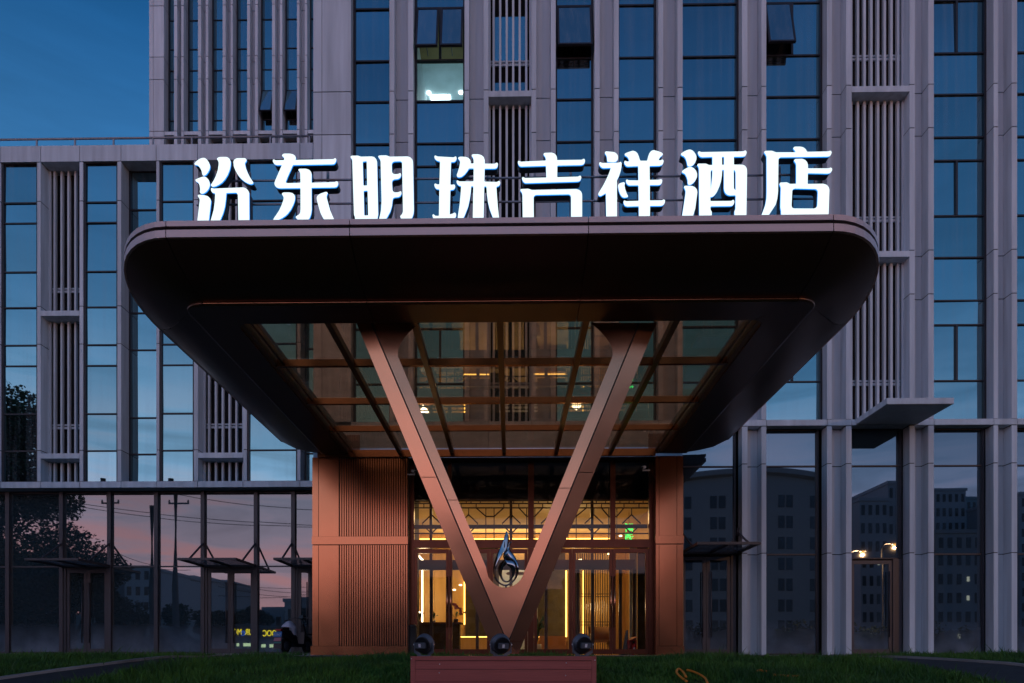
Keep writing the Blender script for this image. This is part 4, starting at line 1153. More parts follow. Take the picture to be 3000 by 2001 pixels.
# inner faces: arms, with the curved gusset at the top, then the web round the crotch
def inner_edge(sg, y):
    I = LI if sg > 0 else RI
    x = line_x(*I, y)
    if y < 1045:
        t = (1045 - y) / 99.0
        x += sg * 105 * t ** 1.6
    return x
crotch = []
for k in range(17):
    a_ = math.pi * (1 - k / 16); cxp, cyp, rr = 1480.5, 1664, 56
    crotch.append((cxp + rr * math.cos(a_), cyp + 58 * math.sin(a_)))
for sg, S, cut in ((1, LS, 1465), (-1, RS, 1430)):
    for y0, y1 in ((TOPY, cut - 1), (cut + 1, 1664)):
        ys_ = sorted(set(list(np.linspace(y0, y1, 8)) + ([TOPY + 99 * (1 - math.cos(math.pi / 2 * q / 8)) for q in range(9)] if y0 == TOPY else [])))
        ps = [W(line_x(*S, y * 0.94 + 0.06 * y) + sg * 2.2, y, YSEAM + .002) for y in ys_]
        pi_ = [W(inner_edge(sg, y), y, YIN) for y in ys_]
        strip('inner_panel', ps, pi_)
        pb_ = [W(inner_edge(sg, y) - sg * 1, y, YBK) for y in ys_]
        strip('inner_return', pi_, pb_)
    half = crotch[:9] if sg > 0 else crotch[16:7:-1]
    half = [(inner_edge(sg, 1664), 1664)] + half[1:]
    sp = []
    for k in range(9):
        y = lerp(1664, 1880, k / 8); sp.append(W(line_x(*S, y) + sg * 2.2 * (1 - k / 8), y, YSEAM + .002))
    sp[-1] = W(1487.5, 1880, YSEAM + .002)
    strip('web_panel', sp, [W(x, y, YIN) for k, (x, y) in enumerate(half)], M['copper'])
strip('crotch_return', [W(x, y, YIN) for k, (x, y) in enumerate([(inner_edge(1, 1664), 1664)] + crotch[1:16] + [(inner_edge(-1, 1664), 1664)])],
      [W(x, y - 1, YBK) for k, (x, y) in enumerate([(inner_edge(1, 1664), 1664)] + crotch[1:16] + [(inner_edge(-1, 1664), 1664)])])
# dark core visible in the seams, and the back face
for O, I, S in ((LO, LI, LS), (RO, RI, RS)):
    strip('seam_core', [W(line_x(*S, y) - 5, y, YSEAM + .02) for y in (TOPY, 1300, 1600, 1876)], [W(line_x(*S, y) + 5, y, YSEAM + .02) for y in (TOPY, 1300, 1600, 1876)], M['joint'])
    strip('back_panel', [W(line_x(*O, y), y, YBK) for y in (TOPY, 1300, 1664, 1914)], [W(line_x(*I, y) if y < 1665 else 1484, y, YBK) for y in (TOPY, 1300, 1664, 1914)], M['copper_w'])

# ------------------------------------------------------------------ teardrop sculpture
scu = thing('teardrop_sculpture', 'mirror polished twisted ribbon sculpture shaped like a drop in the crotch of the V', 'sculpture', W(1482, 1718, 10.14))
def catmull(pts, n=8):
    out = []
    for i in range(len(pts) - 1):
        p = [Vector(pts[max(i - 1, 0)]), Vector(pts[i]), Vector(pts[i + 1]), Vector(pts[min(i + 2, len(pts) - 1)])]
        for k in range(n):
            t = k / n
            out.append(0.5 * ((2 * p[1]) + (-p[0] + p[2]) * t + (2 * p[0] - 5 * p[1] + 4 * p[2] - p[3]) * t * t + (-p[0] + 3 * p[1] - 3 * p[2] + p[3]) * t ** 3))
    out.append(Vector(pts[-1])); return out
def ribbon(name, ctrl):
    """ctrl rows: px, py, depth offset, half width (px), twist angle (deg) of the ribbon about its path"""
    c = catmull([(*W(a, b, 10.16 + d), ) for a, b, d, w, tw in ctrl], 10)
    ws = catmull([(w, tw, 0) for a, b, d, w, tw in ctrl], 10)
    v, f = [], []
    m = len(c)
    for i in range(m):
        t = (c[min(i + 1, m - 1)] - c[max(i - 1, 0)]).normalized()
        s = t.cross(Vector((0, 1, 0)))
        if s.length < 1e-3: s = Vector((1, 0, 0))
        s.normalize(); nrm = s.cross(t).normalized()
        a_ = R(ws[i].y); d1 = s * math.cos(a_) + nrm * math.sin(a_); d2 = -s * math.sin(a_) + nrm * math.cos(a_)
        w = ws[i].x * 10 / 2000; th = .010
        for q in range(10):
            an = 2 * math.pi * q / 10
            v.append(c[i] + d1 * (w * math.cos(an)) + d2 * ((th + .10 * w) * math.sin(an)))
    for i in range(m - 1):
        for q in range(10):
            f.append((i * 10 + q, i * 10 + (q + 1) % 10, (i + 1) * 10 + (q + 1) % 10, (i + 1) * 10 + q))
    f.append(tuple(range(9, -1, -1))); f.append(tuple((m - 1) * 10 + q for q in range(10)))
    return mesh(name, scu, M['chrome'], v, f, True)
ribbon('outer_ribbon', [(1484, 1557, 0, 2, 20), (1484, 1578, -.01, 9, 30), (1477, 1602, -.03, 10, 10), (1462, 1628, -.05, 8, -25), (1450, 1658, -.03, 8, -55), (1449, 1686, 0, 7, -70), (1462, 1707, .03, 6, -80),
                        (1482, 1715, .04, 5, -90), (1503, 1703, .03, 6, -100), (1514, 1682, .0, 7, -120), (1513, 1660, -.02, 8, -145), (1502, 1636, .02, 9, -165), (1488, 1612, .05, 7, -190), (1493, 1592, .06, 4, -200), (1499, 1588, .05, 2, -200)])
ribbon('inner_ribbon', [(1492, 1612, .05, 4, 10), (1482, 1628, .02, 9, 25), (1494, 1646, -.06, 12, 5), (1503, 1664, -.07, 9, -30), (1502, 1686, -.03, 7, -60), (1490, 1703, .02, 5, -85), (1476, 1702, .05, 5, -100),
                        (1467, 1686, .05, 7, -120), (1466, 1664, .03, 9, -150), (1476, 1650, 0, 8, -170), (1488, 1642, -.04, 6, -180)])
tube('pin', scu, M['chrome'], [W(1482, 1713, 10.18), W(1482, 1724, 10.18)], .012, 8)

# ------------------------------------------------------------------ planter with floodlights
PYF = 9.3
pxa, pxb = PX(1203, PYF), PX(1747, PYF)
ptz = PZ(1922, PYF, 1475)
pl = thing('planter_box', 'red brown boarded plinth box in the grass at the foot of the V column', 'plinth', ((pxa + pxb) / 2, 10.0, -.7))
box('core', pl, M['joint'], pxa + .03, pxb - .03, PYF + .03, 10.85, -.75, ptz - .03)
box('corner_post', pl, M['wpc'], pxa, pxa + .06, PYF - .004, PYF + .05, -.75, ptz - .002)
box('corner_post', pl, M['wpc'], pxb - .06, pxb, PYF - .004, PYF + .05, -.75, ptz - .002)
zt0 = PZ(1935, PYF, 1475)
box('top_trim', pl, M['wpc'], pxa + .062, pxb - .062, PYF - .008, PYF + .05, zt0, ptz - .003)
zs_ = [zt0 - .006, PZ(1961, PYF), PZ(1998, PYF), PZ(1998, PYF) - .172, -.62]
for i in range(4):
    box('board', pl, M['wpc'], pxa + .062, pxb - .062, PYF, PYF + .03, zs_[i + 1] + .004, zs_[i] - .002)
w = (10.85 - PYF) / 9
for i in range(9):
    box('top_board', pl, M['wpc'], pxa + .002, pxb - .002, PYF + .052 + (10.85 - PYF - .05) / 9 * i, PYF + .052 + (10.85 - PYF - .05) / 9 * (i + 1) - .006, ptz - .03, ptz - .005)
for s, xx in ((1, pxa), (-1, pxb)):
    for i in range(4):
        box('side_board', pl, M['wpc'], xx, xx + s * .025, PYF + .06, 10.84, zs_[i + 1] + .004, zs_[i] - .002)
for px, py in ((1288, 1946), (1287, 1971), (1659, 1942), (1657, 1979), (1205.5, 1930), (1743, 1934)):
    x, z = P(px, py, PYF); lathe('screw', pl, M['screw'], [(.008, 0), (.006, .004)], (x, PYF - .001 if 1215 < px < 1740 else PYF - .005, z), (0, -1, 0), 8)
def floodlight(label, px, aim):
    Y = 9.62; x = PX(px, Y); z = ptz + .165
    t = thing('floodlight', label, 'floodlight', (x, Y, ptz), 'floodlights on the plinth')
    ax = Vector(aim).normalized(); c = Vector((x, Y, z))
    lathe('housing', t, M['lamp_grey'], [(.06, -.055), (.115, -.035), (.128, 0), (.148, .004), (.150, .03), (.140, .034)], c, ax, 28)
    a = ax.cross(Vector((0, 0, 1))).normalized(); b = ax.cross(a).normalized()
    if b.z < 0: b = -b
    for i in range(13):
        u = -.108 + .018 * i; h = math.sqrt(max(0, .118 ** 2 - u * u))
        p0 = c - ax * .045 + a * u
        v = []
        for dd in (0, -.035):
            for w_ in (-.003, .003):
                for s in (-1, 1): v.append(p0 + ax * dd + a * w_ + b * (s * h * (1 if dd == 0 else .9)))
        mesh('cooling_fin', t, M['lamp_dark'], v, [(0, 1, 3, 2), (4, 6, 7, 5), (0, 4, 5, 1), (2, 3, 7, 6), (0, 2, 6, 4), (1, 5, 7, 3)])
    def lb(name, mat, u0, u1, w0, w1, d0, d1):
        v = [c + a * u + b * w_ + ax * d for d in (d0, d1) for w_ in (w0, w1) for u in (u0, u1)]
        return mesh(name, t, mat, v, [(0, 2, 3, 1), (4, 5, 7, 6), (0, 1, 5, 4), (2, 6, 7, 3), (0, 4, 6, 2), (1, 3, 7, 5)])
    lb('driver_box', M['lamp_grey'], -.075, .075, -.035, .04, -.125, -.082)
    lb('rating_sticker', M['white'], -.022, .014, -.02, .03, -.1265, -.1252)
    lathe('lens', t, M['glass_room'], [(.135, .0345), (.135, .038)], c, ax, 24)
    for s in (-1, 1):
        p = c + a * (s * .155) - ax * .02
        bar('yoke', t, M['lamp_grey'], p + Vector((0, 0, .03)), Vector((p.x, p.y, ptz + .06)), .012, .04)
        bar('yoke', t, M['lamp_grey'], Vector((p.x, p.y, ptz + .065)), Vector((x + (p.x - x) * .35, Y, ptz + .008)), .012, .04)
        lathe('yoke_bolt', t, M['screw'], [(.013, 0), (.013, .012)], p, a * s, 10)
    box('base_plate', t, M['lamp_grey'], x - .1, x + .1, Y - .06, Y + .06, ptz - .004, ptz + .010)
    return t
floodlight('grey round floodlight on the plinth end before the grooved copper pier', 1244, (.45, .95, .22))
floodlight('grey round floodlight just before the foot of the V column', 1466, (-.42, .95, .28))
floodlight('grey round floodlight on the plinth end nearest the orange hoses', 1705, (-.42, .95, .22))

# ------------------------------------------------------------------ illuminated sign characters on the canopy
LYF = 8.72
K = 220.0 / 1568.0
def pts_(s):
    v = [float(t) for t in s.replace(',', ' ').split()]
    return list(zip(v[0::2], v[1::2]))
GLYPHS = [
 ('汾', 560, 440, [
  ['80 305 130 250 190 205 250 185 300 185 345 220 385 280 408 350 400 410 370 470 330 525 290 552 255 548 245 510 235 460 205 395 165 345 130 330 95 330'],
  ['100 640 160 610 220 590 280 572 330 590 375 635 400 700 403 760 375 830 330 885 270 925 225 928 195 905 205 840 195 770 175 715 140 685 110 668'],
  ['150 965 180 950 300 965 365 985 410 1030 428 1080 385 1450 370 1600 135 1600 150 1450 195 1070 190 1030 165 1000'],
  ['550 205 570 180 620 165 760 165 810 195 838 260 835 340 815 430 775 530 725 615 660 690 590 740 520 775 460 785 425 760 430 740 490 650 540 540 575 430 590 310 588 270 570 235'],
  ['895 260 920 215 970 190 1140 190 1168 215 1165 245 1130 290 1150 390 1190 490 1240 590 1310 695 1300 720 1260 732 1200 715 1120 670 1050 610 985 530 935 440 905 360'],
  ['425 820 445 810 480 825 1100 800 1150 815 1195 855 1222 905 1225 1445 1225 1600 1005 1600 1000 1440 990 960 975 920 945 905 745 912 735 1050 715 1200 680 1330 630 1450 560 1600 390 1600 435 1450 485 1270 508 1100 515 960 512 915 470 915 435 880']]),
 ('东', 790, 440, [
  ['75 235 95 212 130 235 310 232 318 200 300 165 265 140 285 105 320 95 430 95 500 110 545 145 558 185 545 228 1340 212 1378 185 1400 210 1390 265 1360 305 1320 315 495 328 450 430 400 540 345 675 350 700 385 712 655 705 650 510 635 470 605 430 630 412 760 410 830 430 870 470 885 520 882 703 1370 690 1408 668 1440 695 1435 745 1410 785 1370 797 882 803 885 1270 870 1360 840 1440 780 1500 700 1520 620 1490 556 1430 555 1410 590 1385 630 1360 650 1320 655 1260 655 810 220 815 160 800 120 760 110 710 130 650 270 330 150 330 110 310 85 275'],
  ['265 940 275 915 310 905 430 905 490 920 530 960 540 1010 530 1080 500 1160 450 1260 385 1345 330 1395 270 1435 180 1480 80 1480 110 1425 140 1385 210 1280 260 1170 300 1060 305 1010 290 975'],
  ['990 1020 1005 975 1050 940 1100 918 1190 890 1225 910 1200 960 1195 1000 1230 1130 1270 1270 1330 1415 1370 1500 1170 1500 1115 1420 1070 1330 1030 1190 1000 1080']]),
 ('明', 1015, 440, [
  ['88 165 110 140 250 138 305 160 540 155 590 170 630 215 645 270 668 1370 655 1415 650 1560 190 1560 185 1415 165 1370 130 230 115 200', '345 258 430 248 440 760 360 762', '365 868 448 862 462 1382 378 1385'],
  ['665 155 690 135 840 132 910 160 1290 155 1340 175 1385 225 1395 290 1412 1280 1400 1360 1370 1440 1330 1500 1160 1480 1125 1395 1165 1360 1185 1310 1185 1220 1168 290 1155 260 1120 250 1000 255 965 275 950 310 955 470 970 505 1000 525 1095 520 1125 495 1145 520 1140 565 1115 605 1070 622 1000 628 965 650 955 690 965 850 980 885 1010 905 1100 900 1130 875 1155 895 1150 940 1125 980 1085 998 1010 1005 975 1025 965 1080 955 1180 920 1300 860 1410 780 1530 660 1540 705 1395 730 1270 740 1080 720 260 705 210']]),
 ('珠', 1260, 440, [
  ['92 155 110 130 150 155 500 175 535 150 558 175 550 225 520 260 480 268 440 265 425 745 475 745 505 735 528 765 522 810 490 845 425 850 412 1365 480 1345 520 1320 545 1350 545 1400 520 1440 480 1475 110 1475 65 1430 50 1375 75 1355 110 1392 188 1395 198 835 150 835 115 810 95 770 92 735 112 715 150 738 198 738 212 255 170 248 125 225 100 190'],
  ['585 190 600 168 640 160 750 165 800 185 840 225 852 270 845 302 912 302 910 220 900 180 865 135 885 110 1000 108 1070 125 1120 165 1142 225 1142 305 1350 308 1395 280 1420 305 1412 355 1390 395 1350 405 1140 405 1135 680 1400 688 1440 660 1468 690 1460 735 1430 770 1385 780 1395 950 1415 1200 1435 1385 1450 1500 1340 1500 1295 1380 1245 1250 1210 1100 1190 950 1178 775 1132 775 1120 1385 1118 1540 895 1540 895 1385 905 772 860 770 850 900 830 1040 795 1200 720 1390 660 1500 575 1500 585 1390 620 1150 640 950 652 768 620 765 580 740 558 700 555 665 575 650 610 675 910 675 912 400 815 400 770 470 720 530 660 575 605 588 570 575 558 545 585 470 615 370 630 270 620 235']]),
 ('吉', 1505, 440, [
  ['85 265 105 240 140 265 670 240 668 190 650 150 615 110 640 80 790 75 850 95 890 140 903 195 903 232 1425 225 1460 198 1487 228 1480 280 1455 315 1415 330 908 340 905 588 1345 575 1385 550 1410 580 1400 630 1375 665 1330 675 240 708 200 680 180 640 172 600 195 580 230 605 680 595 672 345 150 362 115 345 95 310'],
  ['132 855 150 835 310 828 375 855 1310 835 1370 855 1410 895 1425 950 1425 1560 190 1560 188 1370 182 940 165 895', '415 1000 430 970 465 952 1150 940 1185 960 1195 1000 1195 1470 420 1470 418 1370']]),
 ('祥', 1740, 440, [
  ['222 70 245 48 400 62 450 80 490 125 502 180 490 225 455 262 400 272 275 262 268 180 260 135 235 105'],
  ['102 295 125 270 165 292 520 285 550 262 575 290 570 370 550 470 515 570 475 650 475 1540 255 1540 252 1345 245 915 190 950 135 978 95 965 85 930 130 855 200 740 260 620 310 510 350 388 190 395 150 378 120 345'],
  ['500 760 515 725 560 705 625 690 645 715 630 750 645 830 675 920 710 985 690 1003 620 1010 580 990 545 940 515 860'],
  ['632 110 660 85 740 55 810 35 870 55 910 100 935 170 960 245 1105 245 1125 160 1150 90 1190 40 1240 22 1310 40 1400 70 1435 100 1420 130 1370 170 1340 235 1395 235 1425 212 1450 245 1440 290 1415 330 1370 345 1155 350 1158 645 1360 640 1395 625 1422 650 1412 700 1385 738 1340 748 1160 748 1160 1072 1415 1070 1455 1045 1480 1075 1470 1125 1440 1165 1400 1180 1165 1182 1160 1540 935 1540 932 1188 690 1195 645 1180 620 1140 610 1090 632 1068 665 1088 930 1080 925 752 730 755 690 730 668 690 662 650 685 630 715 652 925 655 920 352 700 362 660 345 635 310 625 265 645 240 680 262 735 255 715 190 690 155 650 135']]),
 ('酒', 1980, 440, [
  ['95 100 150 60 220 25 285 10 340 30 390 85 420 150 420 210 395 280 350 335 295 362 250 360 235 340 225 280 200 200 165 150 120 135'],
  ['115 465 170 425 240 385 300 370 360 395 410 450 437 520 430 590 395 660 345 715 285 747 250 740 238 700 240 650 215 570 180 510 135 495'],
  ['158 785 185 765 330 770 390 795 430 845 440 900 395 1250 370 1320 330 1480 110 1480 135 1320 165 1130 195 920 195 860 175 820'],
  ['450 65 475 45 515 65 1400 50 1440 25 1468 55 1460 105 1435 145 1395 155 1200 157 1202 325 1385 328 1435 350 1468 400 1475 460 1462 1300 1460 1500 1215 1500 1215 1290 1235 1250 1240 960 1110 965 1050 940 1010 890 995 820 995 430 958 430 950 560 930 680 895 790 850 890 800 960 745 1000 712 990 712 1085 1150 1082 1188 1055 1212 1085 1205 1135 1180 1172 1140 1185 715 1190 712 1265 740 1305 740 1500 480 1500 480 1310 475 420 465 370 435 330 460 305 620 305 685 335 755 335 755 160 530 168 485 145 460 105', '952 160 998 158 998 330 955 332', '718 470 730 445 755 430 752 560 735 720 718 850', '1198 430 1220 440 1238 475 1240 855 1215 845 1200 810']]),
 ('店', 2225, 430, [
  ['85 135 105 110 250 108 330 140 745 140 730 105 690 60 705 30 730 22 850 22 910 40 955 80 980 130 1425 122 1465 102 1492 130 1485 175 1460 212 1420 225 430 240 395 260 382 295 375 950 360 1100 325 1230 240 1360 180 1450 30 1450 70 1350 110 1240 135 1100 140 950 138 220 115 180'],
  ['405 800 420 770 560 765 625 800 755 795 755 390 740 350 705 310 730 280 880 275 940 300 980 345 997 400 997 475 1430 475 1475 455 1505 485 1495 530 1465 565 1425 580 995 572 990 800 1320 795 1390 820 1430 865 1445 920 1430 1340 1425 1480 440 1480 440 1350 425 1290 435 870 420 830', '670 940 690 905 730 890 1160 900 1195 920 1207 960 1195 1250 1175 1290 1130 1312 700 1310 665 1290 655 1250']]),
]
def round_poly(p, cut=11.0):
    out = []
    m = len(p)
    for i in range(m):
        a, b, c = Vector(p[i - 1]), Vector(p[i]), Vector(p[(i + 1) % m])
        l1, l2 = (a - b).length, (c - b).length
        d1, d2 = min(cut, l1 * .28), min(cut, l2 * .28)
        out.append(b + (a - b) / l1 * d1); out.append(b + (c - b) / l2 * d2)
    return out
def filled(polys, ext, Y, name, parent, mat):
    cu = bpy.data.curves.new('g', 'CURVE'); cu.dimensions = '2D'; cu.fill_mode = 'BOTH'; cu.extrude = ext
    for p in polys:
        s = cu.splines.new('POLY'); s.points.add(len(p) - 1); s.use_cyclic_u = True
        for q, (x, z) in zip(s.points, p): q.co = (x, z, 0, 1)
    to = bpy.data.objects.new('g', cu); C.objects.link(to); bpy.context.view_layer.update()
    me = bpy.data.meshes.new_from_object(to.evaluated_get(bpy.context.evaluated_depsgraph_get()))
    bpy.data.objects.remove(to); bpy.data.curves.remove(cu)
    me.materials.clear(); me.materials.append(mat)
    o = bpy.data.objects.new(name, me); b = parent_base(parent)
    C.objects.link(o); o.parent = parent; o.rotation_euler = (R(90), 0, 0); o.location = Vector((0, Y, 0)) - b
    return o
ORD = ['first', 'second', 'third', 'fourth', 'fifth', 'sixth', 'seventh', 'last']
DESK = 5.20
for gi, (ch, ox, oy, comps) in enumerate(GLYPHS):
    xm = PX(ox + 110, LYF)
    t = thing('sign_character', 'glowing white character %s, %s of the sign standing on the canopy' % (ch, ORD[gi]), 'sign character', (xm, LYF, z1 - .05), 'sign characters on the canopy')
    for comp in comps:
        polys = []
        for s in comp:
            pp = round_poly(pts_(s))
            polys.append([P(ox + p.x * K, oy + p.y * K, LYF) for p in pp])
        filled(polys, .052, LYF + .056, 'character_return', t, M['letter_side'])
        filled(polys, .009, LYF - .007, 'character_halo', t, M['letter_halo'])  # thin glowing layer standing in for the blue halo
        filled(polys, .002, LYF - .019, 'character_face', t, M['letter'])
# steel frame carrying the characters
fr_ = thing('sign_scaffold', 'thin steel scaffold behind the glowing sign characters', 'scaffold', (0, LYF + .2, z1 - .06))
yfr = LYF + .19
for py in (520, 590):
    z = PZ(py, yfr)
    box('frame_rail', fr_, M['steel'], PX(575, yfr), PX(2420, yfr), yfr, yfr + .02, z - .009, z + .009)
for gi, (ch, ox, oy, comps) in enumerate(GLYPHS):
    for q in (62, 168):
        x = PX(ox + q, yfr)
        box('frame_post', fr_, M['steel'], x - .015, x + .015, yfr + .031, yfr + .06, z1 - .06, PZ(490, yfr))
        box('frame_foot', fr_, M['steel'], x - .04, x + .04, yfr - .06, yfr + .10, z1 - .075, z1 - .055)

# ------------------------------------------------------------------ electric scooter by the copper pier
SB = Vector((PX(836, 18.3), 18.3, WB)); sfwd = Vector((.30, .95, 0)).normalized(); srt = Vector((sfwd.y, -sfwd.x, 0))
scoot = thing('electric_scooter', 'black electric scooter with a plastic bag over its seat beside the copper pier', 'scooter', tuple(SB))
def S(f_, r_, u_): return SB + sfwd * f_ + srt * r_ + Vector((0, 0, u_))
def wheel(f_):
    v, f = lathe_geo([(.135, -.045), (.19, -.04), (.215, 0), (.19, .04), (.135, .045)], S(f_, 0, .215), srt, 22)
    w_ = mesh('wheel', scoot, M['tyre'], v, f, True)
    v, f = lathe_geo([(.03, -.055), (.13, -.05), (.13, .05), (.03, .055)], S(f_, 0, .215), srt, 16)
    mesh('rim', w_, M['lamp_grey'], v, f, True)
wheel(0); wheel(.98)
def sblock(name, mat, prof, hw, smooth=False):
    """side profile (forward, up) given a half width that may vary"""
    m = len(prof); v = []
    for s in (-1, 1):
        for q in prof: v.append(S(q[0], s * (q[2] if len(q) > 2 else hw), q[1]))
    f = [tuple(range(m)), tuple(range(2 * m - 1, m - 1, -1))] + [(i, m + i, m + (i + 1) % m, (i + 1) % m) for i in range(m)]
    return mesh(name, scoot, mat, v, f, smooth)
sblock('body', M['scoot'], [(-.22, .50, .07), (-.26, .60, .10), (-.05, .63, .12), (.30, .60, .12), (.36, .40, .12), (.42, .27, .12), (.78, .26, .12), (.80, .19, .11), (.30, .17, .11), (.14, .34, .1), (-.05, .42, .09)], .11)
sblock('seat', M['tyre'], [(-.27, .62, .09), (-.27, .69, .10), (-.1, .71, .13), (.22, .68, .13), (.33, .64, .09), (.30, .61, .09)], .12)
sblock('front_shield', M['scoot'], [(.76, .22, .06), (.80, .60, .06), (.76, .82, .035), (.80, .83, .035), (.87, .60, .06), (.86, .30, .06)], .06)
sblock('front_mudguard', M['scoot'], [(.82, .36, .06), (.90, .46, .06), (1.06, .45, .06), (1.19, .33, .05), (1.16, .31, .05), (1.04, .42, .06), (.92, .43, .06)], .06)
tube('steering_stem', scoot, M['scoot'], [S(.97, 0, .24), S(.84, 0, .62), S(.76, 0, .98)], .025, 8)
tube('handlebar', scoot, M['scoot'], [S(.62, -.36, .93), S(.70, -.2, 1.00), S(.76, 0, .98), S(.70, .2, 1.00), S(.62, .36, .93)], .016, 8)
sblock('dashboard', M['scoot'], [(.70, .98, .07), (.72, 1.07, .06), (.82, 1.05, .08), (.84, .95, .08)], .07)
for s in (-1, 1):
    tube('grip', scoot, M['tyre'], [S(.62, s * .36, .93), S(.585, s * .46, .91)], .02, 8)
# basket
bk = sblock('basket', M['scoot'], [(.92, .52, .12), (1.14, .52, .12), (1.16, .56, .12), (.92, .56, .12)], .12)
for k in range(7):
    for fr2 in (.92, 1.16):
        bar('basket_wire', bk, M['scoot'], S(fr2, -.14 + .047 * k, .54), S(fr2 + (.03 if fr2 > 1 else -.02), -.17 + .057 * k, .75), .008)
for s in (-1, 1):
    bar('basket_wire', bk, M['scoot'], S(.90, s * .17, .75), S(1.19, s * .17, .75), .01)
for fr2 in (.90, 1.19): bar('basket_wire', bk, M['scoot'], S(fr2, -.17, .75), S(fr2, .17, .75), .01)
# tail: lamp, blue plate, printed mud flap
sblock('tail_lamp', M['tail'], [(-.33, .60, .08), (-.33, .65, .09), (-.26, .66, .1), (-.26, .60, .1)], .09)
def rear_plate(name, mat, z0_, z1_, hw, back_, par=scoot):
    v = [S(-.30 - back_, -hw, z0_), S(-.30 - back_, hw, z0_), S(-.27 - back_, hw, z1_), S(-.27 - back_, -hw, z1_)]
    v += [p + sfwd * .006 for p in v]
    return mesh(name, par, mat, v, [(0, 1, 2, 3), (7, 6, 5, 4), (0, 4, 5, 1), (1, 5, 6, 2), (2, 6, 7, 3), (3, 7, 4, 0)])
npl = rear_plate('number_plate', M['plate'], .44, .58, .13, .055)
rear_plate('mud_flap', M['scoot'], .13, .43, .125, .05)
rear_plate('flap_print', M['pink'], .33, .42, .11, .057)
rear_plate('flap_print', M['teal'], .27, .32, .11, .057)
for zz_ in (.165, .205): rear_plate('flap_print', M['lamp_grey'], zz_, zz_ + .025, .11, .059)
tn = text_mesh('plate_number', None, '15947', M['white'], .085, (0, 0, 0), ext=.001)
tn.parent = scoot; tn.location = S(-.348, 0, .495) - SB
tn.rotation_euler = (R(78), 0, math.atan2(-srt.y * -1, srt.x))
# plastic bag draped over the seat
bv, bf = [], []
rows = [(.69, .19, .21), (.75, .17, .18), (.81, .13, .12), (.86, .08, .07), (.89, .03, .03)]
nb_ = 16
for zz_, rf, rs in [(.50, .10, .19)] + rows:
    for k in range(nb_):
        a_ = 2 * math.pi * k / nb_; j = 1 + .14 * math.sin(5 * a_ + zz_ * 9) + .07 * math.sin(3 * a_ + 1)
        drop = .12 * max(0, math.cos(a_ - .6)) if zz_ < .7 else 0
        bv.append(S(.18 + rf * math.cos(a_) * j + (.10 if zz_ < .6 else 0), rs * math.sin(a_) * j, zz_ + (.16 if zz_ < .6 and math.sin(a_) < 0.2 else 0) - drop * .3))
for i in range(5):
    for k in range(nb_):
        bf.append((i * nb_ + k, i * nb_ + (k + 1) % nb_, (i + 1) * nb_ + (k + 1) % nb_, (i + 1) * nb_ + k))
bf.append(tuple(5 * nb_ + k for k in range(nb_)))
bagth = mesh('plastic_bag', None, M['bag'], bv, bf, True, base=tuple(S(.18, 0, .7)))
tag(bagth, 'crumpled pale plastic bag tied over the seat of the black scooter', 'bag')
bar('kick_stand', scoot, M['scoot'], S(.35, -.1, .18), S(.30, -.24, .0), .02)

# ------------------------------------------------------------------ hoses in the grass
def hose(label, pts):
    w3 = []
    for px, py in pts:
        # drape: find the depth where the view ray meets the lawn, then lift it onto the blades
        Y = 14.0
        for yy in np.arange(8.0, 14.0, .02):
            x, z = P(px, py, yy)
            if ground_z(x, yy) + .09 > z: Y = yy; break
        x, z = P(px, py, Y); w3.append((x, Y, ground_z(x, Y) + .09))
    c = catmull(w3, 6)
    v, f = tube_geo(c, .017, 8)
    b = w3[0]
    o = mesh('garden_hose', None, M['hose'], v, f, True, base=b)
    tag(o, label, 'hose', 'orange hoses in the grass')
hose('orange hose looping out of the grass next to the plinth box', [(2012, 1997), (1995, 1985), (1982, 1970), (1988, 1960), (2000, 1968), (2010, 1984)])
hose('thick orange hose arching over the bare patch of grass', [(2013, 1963), (2030, 1968), (2050, 1976), (2066, 1988), (2073, 2003)])
hose('short piece of orange hose with a split end in the grass', [(2215, 1967), (2226, 1964), (2240, 1967), (2252, 1967)])
hose('long thin orange hose lying among the grass blades', [(2262, 1976), (2290, 1979), (2315, 1981), (2340, 1981)])

